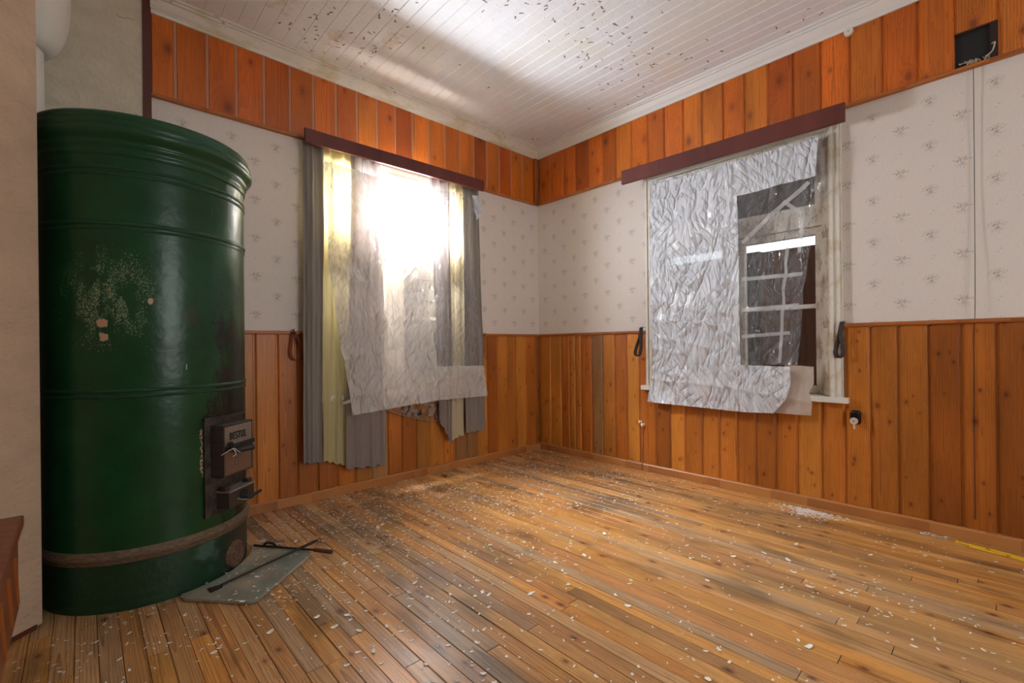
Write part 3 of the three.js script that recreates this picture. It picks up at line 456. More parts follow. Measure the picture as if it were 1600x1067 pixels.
// ------------------------------------------------------------------ green stove
const SX = 0.42, SZ = 2.786, SR = 0.338;
{
  const N = 2048, NH = 1024, Y0 = 0.2, Y1 = 1.625, r = rng(2024);
  const azOf = (x) => 90 - x / N * 360, xOf = (az) => (90 - az) / 360 * N, yOf = (y) => (y - Y0) / (Y1 - Y0) * NH;
  const t = new Raster(N, NH).each((x, py, c) => {
    const az = azOf(x), y = Y0 + py / NH * (Y1 - Y0), m = fbm(x / 90, py / 60, 4) - 0.5, f = noise(x / 3, py / 3) - 0.5;
    let k = 1 + 0.3 * m + 0.12 * f; c[0] = 22 * k; c[1] = 68 * k; c[2] = 38 * k;
    // soot round the fire door, ragged
    const n = fbm(x / 40 + 9, py / 70 + 4, 4) - 0.5, s = sstep(0.02, 0.12, 1 - Math.hypot((az + 52) / 23, (y - 0.66) / 0.46) + n * 1.3 + (noise(x / 5, py / 5) - 0.5) * 0.5 + (noise(x / 2, py / 2) - 0.5) * 0.35) * (0.7 + 0.25 * noise(x / 8, py / 8)); const so = [28, 26, 26]; for (let i = 0; i < 3; i++) c[i] = lerp(c[i], so[i], s);
    const b = sstep(0.1, 0.6, 1 - Math.hypot((az + 16) / 5, (y - 1.05) / 0.05) + n) * 0.5; c[0] = lerp(c[0], 74, b); c[1] = lerp(c[1], 58, b); c[2] = lerp(c[2], 44, b);
  });
  for (let i = 0; i < 9000; i++) { const az = 26 + (r() + r() + r() - 1.5) * 24, y = 1.10 + (r() + r() - 1) * 0.2, d = sstep(0.36, 0.72, fbm(az / 5 + 3, y * 16, 3)) * (Math.hypot((az - 28) / 26, (y - 1.1) / 0.19) < 1 ? 1 : 0.25); if (r() > d) continue; t.disc(xOf(az), yOf(y), 0.5 + 1.1 * r() * r(), [170, 168, 138], 0.9); }
  for (let i = 0; i < 260; i++) t.disc(xOf(-75 + 140 * r()), yOf(0.3 + 1.25 * r()), 0.5 + 0.9 * r() * r(), [150, 150, 132], 0.7);
  const patch = (az, y, w, h, col) => { for (let i = 0; i < 70; i++) t.disc(xOf(az + (r() - 0.5) * w), yOf(y + (r() - 0.5) * h), 1.5 + 3.5 * r(), col, 0.85); };
  patch(28.9, 1.015, 4.5, 0.02, [190, 146, 122]); patch(28, 0.966, 3.5, 0.02, [186, 150, 128]); patch(5.4, 1.095, 1.2, 0.012, [190, 160, 140]);
  for (let i = 0; i < 210; i++) { const y = 0.42 + 0.19 * r(), k = noise(y * 60, 3); t.disc(xOf(-21.6 + (r() - 0.5) * 3.4 * k), yOf(y), 0.8 + 2.2 * r() * k, [206, 164, 140], 0.9); }
  t.line([[xOf(-12.6), yOf(0.845)], [xOf(-12.8), yOf(0.865)]], 1.4, [190, 200, 180], 0.9);
  const bump = new Raster(512, 512).each((x, y, c) => { const v = 255 * fbm(x / 26, y / 26, 4); c[0] = c[1] = c[2] = v; }).tex(false); bump.repeat.set(3, 2);
  M.stove = phys({ map: t.tex(), roughness: 0.3, specularIntensity: 0.75, bumpMap: bump, bumpScale: 0.0011 });
  const plinthT = new Raster(N, 256).each((x, py, c) => { const az = azOf(x), n = fbm(x / 30, py / 30, 4) - 0.5, k = 1 + 0.4 * n; c[0] = 20 * k; c[1] = 58 * k; c[2] = 34 * k; const s = sstep(0, 0.4, 1 - Math.hypot((az + 56) / 26, 0.2) + n * 0.9) * 0.85; c[0] = lerp(c[0], 52, s); c[1] = lerp(c[1], 50, s); c[2] = lerp(c[2], 46, s); const q = sstep(0.1, 0.7, 1 - Math.hypot((az + 24.6) / 11, (py / 256 * 0.15 - 0.11) / 0.055) + n * 1.6) * 0.45; c[0] = lerp(c[0], 112, q); c[1] = lerp(c[1], 128, q); c[2] = lerp(c[2], 132, q); });
  for (let i = 0; i < 90; i++) plinthT.disc(xOf(-80 + 160 * r()), 256 * r(), 0.6 + 1.6 * r() * r(), [150, 156, 140], 0.7);
  const bump2 = bump.clone(); bump2.repeat.set(8, 0.6); bump2.needsUpdate = true; M.plinth = phys({ map: plinthT.tex(), roughness: 0.42, bumpMap: bump2, bumpScale: 0.001 });
  M.green = phys({ color: rgb8(26, 72, 44), roughness: 0.3, specularIntensity: 0.8, bumpMap: bump, bumpScale: 0.0012 });
  const dust = new Raster(512, 128).each((x, y, c) => { const n = fbm(x / 16, y / 8, 4), k = 0.7 + 0.6 * n; c[0] = 106 * k; c[1] = 88 * k; c[2] = 68 * k; }).tex(); dust.repeat.set(6, 1);
  M.dustRing = std({ map: dust, roughness: 0.75 });
  const iron = new Raster(256, 256).each((x, y, c) => { const n = fbm(x / 22, y / 22, 4), k = 0.5 + n; c[0] = 66 * k; c[1] = 59 * k; c[2] = 54 * k; }).tex(); iron.repeat.set(4, 4);
  M.iron = phys({ map: iron, roughness: 0.5, metalness: 0.35 });
  const rust = new Raster(256, 256).each((x, y, c) => { const n = fbm(x / 14, y / 18, 4), s = sstep(0.4, 0.62, n); c[0] = lerp(54, 150, s); c[1] = lerp(44, 112, s); c[2] = lerp(38, 84, s); }).tex(); rust.repeat.set(8, 8);
  const dusty = new Raster(256, 256).each((x, y, c) => { const n = fbm(x / 30, y / 30, 4), k = 0.62 + 0.8 * n; c[0] = 122 * k; c[1] = 110 * k; c[2] = 99 * k; }).tex(); dusty.repeat.set(5, 5); M.dustyIron = phys({ map: dusty, roughness: 0.55, metalness: 0.1 });
  M.ashIron = std({ map: rust, roughness: 0.75 });
  M.wire = std({ color: rgb8(196, 196, 192), roughness: 0.3, metalness: 0.8 });

  const g = thing('round_stove', 'tall round green sheet metal stove with sooty cast iron doors', 'stove', [SX, 0, SZ]);
  const lathe = (pts, n = 96) => new THREE.LatheGeometry(pts.map((p) => new THREE.Vector2(...p)), n);
  part('body', new THREE.CylinderGeometry(SR, SR, Y1 - Y0, 128, 1, true).translate(0, (Y0 + Y1) / 2, 0), M.stove, g);
  part('plinth', new THREE.CylinderGeometry(SR, SR, 0.175, 128, 1, true).translate(0, 0.0885, 0), M.plinth, g);
  part('cornice', lathe([[SR, 1.605], [0.342, 1.608], [0.345, 1.616], [0.345, 1.622], [0.341, 1.626], [0.343, 1.636], [0.351, 1.642], [0.351, 1.650], [0.347, 1.654], [0.352, 1.662], [0.366, 1.672], [0.373, 1.681], [0.374, 1.690], [0.370, 1.697], [0.366, 1.700], [0.368, 1.706], [0.370, 1.713], [0.366, 1.722], [0.360, 1.726], [0.362, 1.734], [0.360, 1.744], [0.354, 1.754], [0.34, 1.757], [0, 1.757]]), M.green, g);
  const bead = (y, hh, p) => { const q = []; for (let i = 0; i <= 10; i++) { const a = -Math.PI / 2 + Math.PI * i / 10; q.push([SR - 0.001 + p * Math.cos(a), y + hh * Math.sin(a)]); } return lathe(q); };
  for (const [y, hh, p] of [[1.562, 0.007, 0.0055], [1.541, 0.007, 0.0055], [1.368, 0.009, 0.007], [1.348, 0.005, 0.004], [0.777, 0.007, 0.0065], [0.756, 0.006, 0.005]]) part('bead_ring', bead(y, hh, p), M.green, g);
  part('base_band', lathe([[SR - 0.002, 0.168], [0.342, 0.169], [0.344, 0.174], [0.344, 0.180], [0.349, 0.186], [0.351, 0.193], [0.349, 0.2], [0.344, 0.205], [0.342, 0.214], [SR - 0.002, 0.217]]), M.dustRing, g);
  part('back_seam', box(-0.34, -0.30, 0.0, 1.6, 0.12, 0.15), M.green, g);
  // door assembly, its own axes: z out of the stove
  const AZ = -41 * Math.PI / 180, d = (name, geo, mat, parent = door) => part(name, geo, mat, parent);
  const arc = (r0, r1, a0, a1, y0, y1, n = 18) => { const sh = new THREE.Shape(); for (let i = 0; i <= n; i++) { const a = lerp(a0, a1, i / n); sh[i ? 'lineTo' : 'moveTo'](r1 * Math.sin(a), -r1 * Math.cos(a)); } for (let i = n; i >= 0; i--) { const a = lerp(a0, a1, i / n); sh.lineTo(r0 * Math.sin(a), -r0 * Math.cos(a)); } return new THREE.ExtrudeGeometry(sh, { depth: y1 - y0, bevelEnabled: false, curveSegments: 1 }).rotateX(-Math.PI / 2).translate(0, y0, 0); };
  const plate = d('door_plate', arc(SR - 0.002, SR + 0.008, -0.335, 0.335, 0.262, 0.648), M.iron, g); plate.rotation.y = Math.PI / 2 - AZ;
  d('plate_rim', [arc(SR + 0.004, SR + 0.014, -0.335, 0.335, 0.640, 0.652), arc(SR + 0.004, SR + 0.013, -0.335, -0.318, 0.262, 0.64), arc(SR + 0.004, SR + 0.013, 0.318, 0.335, 0.262, 0.64)], M.iron, plate);
  const up = d('fire_door', rbox(0.168, 0.205, 0.065, -0.006, 0.5175, 0.3575, 0.006), M.iron, g); d('face_panel', rbox(0.156, 0.078, 0.004, -0.006, 0.573, 0.39, 0.001), M.dustyIron, up); up.rotation.y = Math.PI / 2 - AZ;
  d('door_rim', [rbox(0.172, 0.008, 0.004, -0.006, 0.617, 0.3905, 0.0015), rbox(0.172, 0.008, 0.004, -0.006, 0.418, 0.3905, 0.0015), rbox(0.007, 0.2, 0.004, -0.0875, 0.5175, 0.3905, 0.0015), rbox(0.007, 0.2, 0.004, 0.0755, 0.5175, 0.3905, 0.0015)], M.iron, up);
  const font = await new FontLoader().loadAsync('fonts/droid/droid_sans_bold.typeface.json');
  const txt = new TextGeometry('BESTUL', { font, size: 0.026, depth: 0.003, curveSegments: 3 }); txt.computeBoundingBox(); txt.scale(0.098 / (txt.boundingBox.max.x - txt.boundingBox.min.x), 1.15, 1).translate(-0.062, 0.557, 0.391);
  d('lettering', txt, M.black, up);
  { const rel = [], rr = rng(6); for (let i = 0; i < 46; i++) { const x = -0.08 + 0.148 * rr(), y = 0.428 + 0.075 * rr(), s = 0.004 + 0.005 * rr(); rel.push(new THREE.TorusGeometry(s, 0.0022, 4, 8, 4.2).rotateZ(rr() * 6).translate(x, y, 0.39)); } for (let i = 0; i < 9; i++) rel.push(rod([-0.076 + i * 0.0175, 0.426, 0.39], [-0.076 + i * 0.0175, 0.505, 0.39], 0.0022, 0.0022, 5)); d('cast_ornament', rel, M.ashIron, up).userData.kind = 'stuff'; }
  d('ornament_field', rbox(0.154, 0.09, 0.003, -0.006, 0.466, 0.39, 0.001), M.ashIron, up);
  d('latch_bar', [rbox(0.135, 0.018, 0.008, 0.016, 0.531, 0.396, 0.003), rbox(0.016, 0.03, 0.012, -0.056, 0.53, 0.396, 0.003)], M.black, up);
  d('latch_ring', new THREE.TorusGeometry(0.017, 0.0035, 6, 18).translate(-0.068, 0.535, 0.402), M.black, up);
  d('handle', [rod([-0.048, 0.512, 0.412], [0.03, 0.512, 0.43], 0.0085, 0.0095, 12), rod([-0.05, 0.52, 0.39], [-0.046, 0.512, 0.415], 0.005)], M.black, up);
  d('wire_spring', [tube([[-0.115, 0.51, 0.4], [-0.08, 0.522, 0.408], [-0.062, 0.526, 0.415], [-0.05, 0.512, 0.42], [-0.042, 0.508, 0.425]], 0.0018, 20, 5), tube([[-0.066, 0.528, 0.41], [-0.06, 0.505, 0.42], [-0.07, 0.495, 0.415]], 0.0016, 14, 5)], M.wire, up);
  for (const y of [0.598, 0.545, 0.455]) d('hinge', rod([0.088, y - 0.016, 0.365], [0.088, y + 0.016, 0.365], 0.0065, 0.0065, 8), M.iron, up);
  const low = d('ash_door', rbox(0.148, 0.064, 0.07, 0.008, 0.316, 0.36, 0.005), M.iron, g); low.rotation.y = Math.PI / 2 - AZ;
  d('top_ledge', rbox(0.156, 0.008, 0.075, 0.008, 0.352, 0.362, 0.003), M.dustyIron, low);
  d('draught_disc', new THREE.CylinderGeometry(0.02, 0.022, 0.008, 20).rotateX(Math.PI / 2).translate(0.012, 0.322, 0.398), M.black, low);
  d('handle', [rod([0.012, 0.305, 0.415], [0.075, 0.318, 0.43], 0.0075, 0.006, 10), rod([0.012, 0.318, 0.397], [0.014, 0.306, 0.416], 0.004)], M.black, low);
  d('wire_spring', tube([[-0.035, 0.318, 0.405], [-0.015, 0.308, 0.415], [0.012, 0.302, 0.42]], 0.0018, 12, 5), M.wire, low);
  for (const x of [-0.06, 0.07]) d('hinge', [rod([x - 0.014, 0.364, 0.375], [x + 0.014, 0.364, 0.375], 0.0085, 0.0085, 8), rbox(0.014, 0.02, 0.02, x, 0.36, 0.362, 0.003)], M.iron, low);
  const med = d('damper_medallion', new THREE.CylinderGeometry(0.052, 0.056, 0.014, 32).rotateX(Math.PI / 2).translate(0, 0.062, SR + 0.002), M.ashIron, g); med.rotation.y = Math.PI / 2 - (-47.5 * Math.PI / 180);
  d('medallion_relief', [new THREE.TorusGeometry(0.044, 0.004, 6, 28).translate(0, 0.062, SR + 0.01), new THREE.TorusGeometry(0.022, 0.005, 6, 20).translate(0, 0.062, SR + 0.01), ...[0, 1, 2, 3, 4, 5, 6, 7].map((k) => rod([0.022 * Math.cos(k * 0.785), 0.062 + 0.022 * Math.sin(k * 0.785), SR + 0.01], [0.044 * Math.cos(k * 0.785 + 0.3), 0.062 + 0.044 * Math.sin(k * 0.785 + 0.3), SR + 0.01], 0.003, 0.003, 5))], M.ashIron, med);
}
{ // white flue behind the stove
  const g = thing('stove_flue', 'glossy white painted flue with rounded bulge above the stove', 'flue', [0.26, 0, 3.2]);
  const m = phys({ color: rgb8(228, 226, 218), roughness: 0.3 }), r0 = 0.098, r1 = 0.178;
  const pts = [[0, 1.759], [r0, 1.759], [r0, 2.1]]; for (let i = 0; i <= 12; i++) { const a = i / 12 * Math.PI / 2; pts.push([lerp(r0 + 0.004, r1, Math.sin(a)), 2.1 + 0.24 * (1 - Math.cos(a))]); } pts.push([r1, CEIL]);
  part('pipe', new THREE.LatheGeometry(pts.slice(0, 3).map((p) => new THREE.Vector2(...p)), 40), m, g); part('bulge', new THREE.LatheGeometry(pts.slice(2).map((p) => new THREE.Vector2(...p)), 48), m, g);
}
{ // hearth plate
  const sh = new THREE.Shape(), a0 = -7.5 * Math.PI / 180, a1 = -82 * Math.PI / 180; sh.moveTo(SX + 0.354 * Math.cos(a0), -(SZ + 0.354 * Math.sin(a0)));
  sh.lineTo(0.812, -2.737); sh.lineTo(0.995, -2.578); sh.quadraticCurveTo(1.022, -2.552, 0.992, -2.52); sh.lineTo(0.79, -2.292); sh.quadraticCurveTo(0.757, -2.253, 0.715, -2.264); sh.lineTo(0.49, -2.42);
  for (let i = 0; i <= 16; i++) { const a = lerp(a1, a0, i / 16); sh.lineTo(SX + 0.354 * Math.cos(a), -(SZ + 0.354 * Math.sin(a))); }
  const grit = new Raster(512, 512).each((x, y, c) => { const n = fbm(x / 40, y / 40, 4), f = noise(x / 2, y / 2) - 0.5, k = 0.8 + 0.4 * n + 0.1 * f, s = sstep(0.4, 0.62, fbm(x / 90 + 5, y / 90, 3)); c[0] = lerp(124, 148, s) * k; c[1] = lerp(132, 138, s) * k; c[2] = lerp(120, 122, s) * k; }).tex();
  const g = thing('hearth_plate', 'dusty grey green hearth plate with rounded corners before the stove', 'hearth plate');
  part('plate', new THREE.ExtrudeGeometry(sh, { depth: 0.008, bevelEnabled: true, bevelSize: 0.003, bevelThickness: 0.002, bevelSegments: 2, bevelOffset: -0.003 }).rotateX(-Math.PI / 2).translate(0, 0.0035, 0), phys({ map: grit, roughness: 0.5 }), g);
}
const rustySteel = std({ color: rgb8(58, 46, 40), roughness: 0.55, metalness: 0.5 });
{
  const g = thing('fire_iron', 'long fire iron with a flat scraper end lying across the hearth plate', 'fire iron', [0, 0.0195, 0], 'fire irons on the hearth');
  part('shaft', rod([0.816, 0.0015, 2.62], [0.706, 0.022, 2.218], 0.0045, 0.0045, 8), rustySteel, g);
  const T = new THREE.Shape([[0.826, 2.615], [0.808, 2.615], [0.805, 2.662], [0.842, 2.655]].map((p) => new THREE.Vector2(p[0], -p[1]))); part('scraper_blade', new THREE.ExtrudeGeometry(T, { depth: 0.004, bevelEnabled: false }).rotateX(-Math.PI / 2).translate(0, -0.004, 0), rustySteel, g);
  part('handle_end', rod([0.731, 0.0173, 2.31], [0.71, 0.0212, 2.234], 0.0065, 0.0065, 8), rustySteel, g);
}
{
  const g = thing('fire_iron', 'fire iron with a thick brown handle lying behind the scraper', 'fire iron', [0, 0.014, 0], 'fire irons on the hearth');
  part('shaft', rod([0.50, 0.004, 2.43], [0.76, 0.008, 2.246], 0.0042, 0.0042, 8), rustySteel, g); part('handle', rod([0.755, 0.008, 2.25], [0.827, 0.006, 2.2], 0.0085, 0.0095, 10), std({ color: rgb8(96, 58, 44), roughness: 0.6 }), g);
  part('hook', tube([[0.54, 0.006, 2.40], [0.555, 0.02, 2.392], [0.585, 0.02, 2.372], [0.6, 0.006, 2.36]], 0.005, 14, 6), rustySteel, g);
}
{ // low table at the left edge
  const g = thing('side_table', 'low reddish brown wooden table standing before the plaster pier', 'table', [1.14, 0, 3.113]);
  part('tabletop', rbox(0.95, 0.03, 0.5, 0.475, 0.485, 0.25, 0.004), M.bench, g);
  part('apron', box(0.067, 0.9, 0.287, 0.47, 0.006, 0.03, 4), M.bench, g); part('apron', box(0.067, 0.09, 0.287, 0.47, 0.03, 0.46, 4), M.bench, g); part('apron', box(0.067, 0.9, 0.287, 0.47, 0.44, 0.464, 4), M.bench, g);
  for (let i = 0; i < 6; i++) part('inlay', sweep([[0, 0], [0, 0.012], [0.004, 0.012], [0.004, 0]], 0, 0.13, (s, d, l) => [0.09 + i * 0.13 + d + l * 0.5, 0.31 + l, 0.002 + s], (s, l) => [s, l]), M.trimWood, g);
  for (const [x, z] of [[0.2, 0.3], [0.82, 0.3], [0.2, 0.42], [0.82, 0.42]]) part('leg', rod([x, 0.0, z], [x, 0.3, z], 0.018, 0.024, 10), M.bench, g);
}
// ------------------------------------------------------------------ small things on the walls
function strap(label, pts, side, w, mat, name = 'curtain_strap', cat = 'strap', grp) {
  const c = new THREE.CatmullRomCurve3(pts.map((p) => V(p[0], p[1], 0)), false), n = 40, P = c.getPoints(n), pos = [], uv = [], idx = [], d0 = 0.024, th = 0.004;
  for (let i = 0; i <= n; i++) { const a = P[Math.max(0, i - 1)], b = P[Math.min(n, i + 1)], dx = b.x - a.x, dy = b.y - a.y, l = Math.hypot(dx, dy) || 1, nx = -dy / l * th / 2, ny = dx / l * th / 2; for (const [e, q] of [[1, 0], [1, 1], [-1, 1], [-1, 0]]) { const s = P[i].x + nx * e, y = P[i].y + ny * e, d = d0 + w * q * 0.75, k = (side === 'L' ? 1 : -1) * w * q * 0.66; pos.push(...(side === 'L' ? [d, y, s + k] : [s + k, y, d])); uv.push(q, i / n); } }
  for (let i = 0; i < n; i++) for (let k = 0; k < 4; k++) { const a = i * 4 + k, b = i * 4 + (k + 1) % 4; idx.push(a, b, a + 4, b, b + 4, a + 4); }
  const g = new THREE.BufferGeometry(); g.setAttribute('position', new THREE.Float32BufferAttribute(pos, 3)); g.setAttribute('uv', new THREE.Float32BufferAttribute(uv, 2)); g.setIndex(idx); const q = g.toNonIndexed(); q.computeVertexNormals();
  const t = thing(name, label, cat, [0, 0, 0], grp); part('loop', q, mat, t); const k = P[0]; part('hook', side === 'L' ? rod([-0.01, k.y, k.x], [d0 + w + 0.004, k.y + 0.004, k.x], 0.0025) : rod([k.x, k.y, -0.01], [k.x, k.y + 0.004, d0 + w + 0.004], 0.0025), M.wire, t);
}
const webbing = std({ color: rgb8(66, 58, 54), roughness: 0.8 }), redBand = std({ color: rgb8(122, 42, 28), roughness: 0.8 });
strap('dark tie-back strap hanging between the sheeted window and the light switch', [[2.27, 1.03], [2.26, 0.98], [2.244, 0.9], [2.24, 0.852], [2.254, 0.838], [2.27, 0.852], [2.27, 0.9], [2.263, 0.97], [2.271, 1.025]], 'R', 0.021, webbing);
strap('dark tie-back strap hanging on the corner side of the sheeted window', [[1.06, 1.045], [1.05, 0.98], [1.018, 0.9], [1.008, 0.856], [1.02, 0.838], [1.04, 0.84], [1.054, 0.88], [1.058, 0.96], [1.061, 1.04]], 'R', 0.021, webbing);
strap('red tie-back cord on the wainscot beside the grey drape', [[2.092, 1.03], [2.103, 0.96], [2.108, 0.88], [2.09, 0.855], [2.05, 0.858], [2.046, 0.88], [2.06, 0.95], [2.085, 1.02]], 'L', 0.012, redBand, 'curtain_tieback', 'tie-back');
strap('red tie-back cord on the wainscot near the room corner', [[0.652, 1.02], [0.654, 0.94], [0.652, 0.85], [0.64, 0.825], [0.62, 0.832], [0.617, 0.87], [0.635, 0.95], [0.648, 1.015]], 'L', 0.012, redBand, 'curtain_tieback', 'tie-back');
{
  const g = thing('light_switch', 'black bakelite rotary switch with white knob on the wainscot', 'switch', [2.314, 0.525, 0]);
  part('housing', new RoundedBoxGeometry(0.048, 0.075, 0.034, 4, 0.016).translate(0, 0, 0.016), phys({ color: rgb8(22, 18, 17), roughness: 0.25 }), g);
  const k = part('dial', new THREE.CylinderGeometry(0.0165, 0.018, 0.012, 24).rotateX(Math.PI / 2).translate(-0.004, -0.018, 0.038), phys({ color: rgb8(214, 204, 192), roughness: 0.35 }), g);
  part('screw', new THREE.CylinderGeometry(0.003, 0.003, 0.004, 10).rotateX(Math.PI / 2).translate(-0.004, -0.018, 0.045), M.black, k);
  part('lever', rod([-0.004, -0.03, 0.04], [-0.001, -0.058, 0.042], 0.004, 0.0048, 10), phys({ color: rgb8(220, 198, 180), roughness: 0.4 }), g);
}
{
  const porcelain = phys({ color: rgb8(232, 226, 214), roughness: 0.25 });
  const g = thing('cable_knob', 'pair of white porcelain cable knobs on the wainscot', 'knob', [1.03, 0.345, 0]);
  part('knob', [new THREE.CylinderGeometry(0.009, 0.011, 0.018, 16).rotateX(Math.PI / 2).translate(-0.009, 0.01, 0.009), new THREE.SphereGeometry(0.009, 14, 8).scale(1, 1.25, 0.7).translate(-0.009, 0.01, 0.018)], porcelain, g);
  part('knob', [new THREE.CylinderGeometry(0.009, 0.012, 0.02, 16).rotateX(Math.PI / 2).translate(0.013, -0.01, 0.01), new THREE.SphereGeometry(0.01, 14, 8).scale(1, 1.35, 0.7).translate(0.013, -0.01, 0.02)], porcelain, g);
  single('wall_cable', tube([[1.043, 0.33, 0.006], [1.041, 0.25, 0.004], [1.036, 0.15, 0.004], [1.034, 0.06, 0.008], [1.034, 0.05, 0.017], [1.036, 0.008, 0.018]], 0.0032, 40, 6), std({ color: rgb8(176, 124, 96), roughness: 0.6 }), 'thin pale cable running down the wainscot from the porcelain knobs', 'cable');
  single('hanging_wire', tube([[2.766, 2.17, 0.006], [2.765, 1.6, 0.004], [2.762, 1.03, 0.012], [2.759, 0.99, 0.004], [2.757, 0.5, 0.003], [2.756, 0.1, 0.003]], 0.0014, 60, 5), std({ color: rgb8(46, 40, 36), roughness: 0.7 }), 'thin dark wire hanging down the flowered wallpaper below the vent hole', 'wire');
  const k = thing('ceiling_rosette', 'small white porcelain disc under the crown moulding', 'insulator', [2.3, 2.56, 0]); part('disc', new THREE.CylinderGeometry(0.019, 0.022, 0.014, 24).rotateX(Math.PI / 2).translate(0, 0.008, 0.008), porcelain, k); part('screw', new THREE.SphereGeometry(0.004, 8, 6).translate(0, 0.008, 0.016), M.wire, k);
}
{
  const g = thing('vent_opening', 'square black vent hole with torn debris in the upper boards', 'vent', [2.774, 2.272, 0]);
  part('dark_backing', box(-0.068, 0.068, -0.08, 0.08, -0.0195, -0.016), M.black, g);  // flat black panel gives the hole its dark depth
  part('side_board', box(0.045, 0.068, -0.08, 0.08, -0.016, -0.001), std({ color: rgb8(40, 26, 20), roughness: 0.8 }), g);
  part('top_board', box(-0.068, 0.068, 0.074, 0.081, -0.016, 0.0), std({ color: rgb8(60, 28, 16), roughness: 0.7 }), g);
  const r = rng(14), bits = []; for (let i = 0; i < 26; i++) { const x = -0.055 + 0.115 * r(); bits.push(new THREE.TetrahedronGeometry(0.004 + 0.006 * r()).scale(1.6, 0.5 + r(), 0.7).rotateZ(r() * 3).translate(x, -0.076 + 0.02 * r() * (0.4 + Math.abs(x) * 9), -0.006)); }
  part('debris', bits, std({ color: rgb8(170, 158, 138), roughness: 0.9 }), g).userData.kind = 'stuff';
  part('broken_liner', tube([[0.03, -0.066, -0.004], [0.05, -0.055, 0.0], [0.058, -0.035, 0.0], [0.06, -0.015, 0.0], [0.05, -0.02, 0.0]], 0.003, 20, 4), std({ color: rgb8(196, 184, 162), roughness: 0.8 }), g);
}
{ // folding rule on the floor
  const g = thing('folding_rule', 'yellow folding rule lying along the baseboard', 'ruler', [0, 0, 0]), m = phys({ color: rgb8(250, 204, 52), roughness: 0.4 });
  const P = [[2.70, 0.088], [2.80, 0.092], [2.93, 0.118], [3.05, 0.14]], Q = [[2.745, 0.113], [2.86, 0.13], [2.97, 0.15]];
  for (const L of [P, Q]) for (let i = 0; i + 1 < L.length; i++) { const [a, b] = [L[i], L[i + 1]], l = Math.hypot(b[0] - a[0], b[1] - a[1]); part('segment', new RoundedBoxGeometry(l + 0.012, 0.008, 0.004, 1, 0.0015).rotateY(-Math.atan2(b[1] - a[1], b[0] - a[0])).translate((a[0] + b[0]) / 2, 0.0055, (a[1] + b[1]) / 2), m, g); for (const e of [a, b]) part('joint', new THREE.CylinderGeometry(0.006, 0.006, 0.009, 10).translate(e[0], 0.0062, e[1]), m, g); }
  part('end_piece', box(2.738, 2.752, 0.0015, 0.007, 0.088, 0.114), m, g);
}
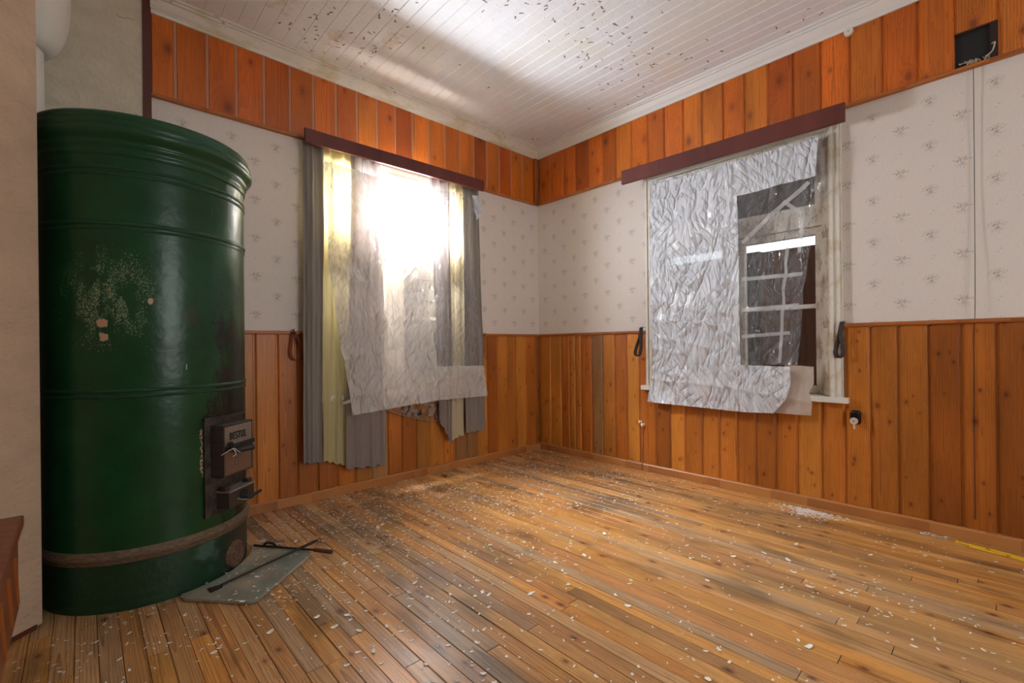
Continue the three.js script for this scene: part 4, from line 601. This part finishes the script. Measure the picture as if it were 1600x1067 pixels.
// ------------------------------------------------------------------ paint flakes
{
  const r = rng(5150), mat = std({ color: rgb8(240, 237, 228), roughness: 0.7 }), variants = [];
  for (let k = 0; k < 8; k++) { // curled irregular chips, 1 unit across
    const n = 7, T = new Tris(), ring = []; for (let i = 0; i < n; i++) { const a = i / n * 6.283 + (r() - 0.5) * 0.5, q = 0.32 + 0.22 * r(); const x = Math.cos(a) * q * (0.9 + 0.3 * (k % 3)), z = Math.sin(a) * q * 0.75; ring.push([x, 0.09 + 0.55 * x * x * (k % 2 ? 1 : 0.5) + 0.06 * r(), z]); }
    const c = [0, 0.04, 0], c2 = [0, -0.0, 0]; for (let i = 0; i < n; i++) { const a = ring[i], b = ring[(i + 1) % n]; T.tri(c, b, a, [0, 0], [0, 0], [0, 0]); const dn = (p) => [p[0], p[1] - 0.05, p[2]]; T.tri(c2, dn(a), dn(b), [0, 0], [0, 0], [0, 0]); T.quad(a, b, dn(b), dn(a), [0, 0], [0, 0], [0, 0], [0, 0]); } variants.push(T.geo());
  }
  const cam = [2.87, 3.0], inStove = (x, z) => Math.hypot(x - SX, z - SZ) < 0.35, spots = [];
  const inPlate = (x, z) => { const u = (x - 0.42) * 0.75 + (z - 2.786) * -0.66, v = (x - 0.42) * 0.66 + (z - 2.786) * 0.75; return u < 0.62 && u > 0.1 && Math.abs(v) < 0.27; };
  const add = (x, z, s) => { if (x < 0.02 || z < 0.02 || inStove(x, z) || (z > 3.0 && x < 0.75) || (inPlate(x, z) && r() < 0.6)) return; spots.push([x, z, s]); };
  for (let i = 0; i < 16000; i++) { const x = 3.1 * r(), z = 3.2 * r(); let d = 0.2 + 0.8 * Math.exp(-Math.pow((x - 0.55) / 0.6, 2)) * (z > 0.35 ? 1 : 0.35) * (z < 2.6 ? 1 : 0.5); d *= 0.45 + 1.1 * sstep(0.3, 0.75, fbm(x * 3.2 + 9, z * 3.2, 3)); if (x > 1.6 && z < 0.8) d *= 0.45; if (x > 1.3 && z > 1.2) d *= 0.6; if (r() < d) add(x, z, 0.0045 + 0.0065 * r() * r() + (r() < 0.06 ? 0.007 * r() : 0)); }
  for (let i = 0; i < 420; i++) { const a = r() * 6.28, q = Math.sqrt(-2 * Math.log(r() + 1e-6)) * 0.4; add(2.12 + Math.cos(a) * q * 0.17, 0.07 + Math.abs(Math.sin(a) * q * 0.15), 0.004 + 0.006 * r()); }
  for (let i = 0; i < 26; i++) add(2.62 + (r() - 0.5) * 0.09, 0.03 + 0.04 * r(), 0.004 + 0.008 * r());
  for (let i = 0; i < 50; i++) { const t = r(); add(1.35 + 0.3 * t + (r() - 0.5) * 0.3, 1.9 + (r() - 0.5) * 0.9, 0.005 + 0.009 * r()); }
  for (const s of [[2.05, 0.95], [2.35, 1.0], [2.2, 0.62], [2.0, 0.5], [2.45, 1.4], [1.95, 1.6], [2.3, 1.75], [1.6, 1.4], [2.1, 2.0], [1.35, 2.4]]) add(s[0], s[1], 0.014);
  spots.sort((a, b) => b[2] / Math.hypot(b[0] - cam[0], b[1] - cam[1]) - a[2] / Math.hypot(a[0] - cam[0], a[1] - cam[1]));
  const yOf = (x, z) => inPlate(x, z) ? 0.0145 : 0.0006;
  spots.slice(0, 300).forEach(([x, z, s], i) => { const m = single('paint_flake', variants[i % 8], mat, 'small curled white paint flake lying on the floor', 'paint flake', 'loose paint flakes on the floor'); m.position.set(x, yOf(x, z), z); m.rotation.y = r() * 6.28; m.scale.setScalar(s * 1.75); m.scale.y *= 0.7; });
  const rest = spots.slice(300), q = new THREE.Object3D(), inst = new THREE.InstancedMesh(variants[2], mat, rest.length); rest.forEach(([x, z, s], i) => { q.position.set(x, yOf(x, z), z); q.rotation.set(0, r() * 6.28, 0); q.scale.set(s * 1.7, s, s * 1.7 * (0.6 + 0.6 * r())); q.updateMatrix(); inst.setMatrixAt(i, q.matrix); });
  inst.name = 'paint_crumbs'; inst.castShadow = inst.receiveShadow = true; info(inst, 'fine white paint crumbs strewn over the floorboards', 'paint crumbs', undefined, 'stuff'); scene.add(inst);
  console.log('flakes', spots.length);
}
renderer.render(scene, camera);
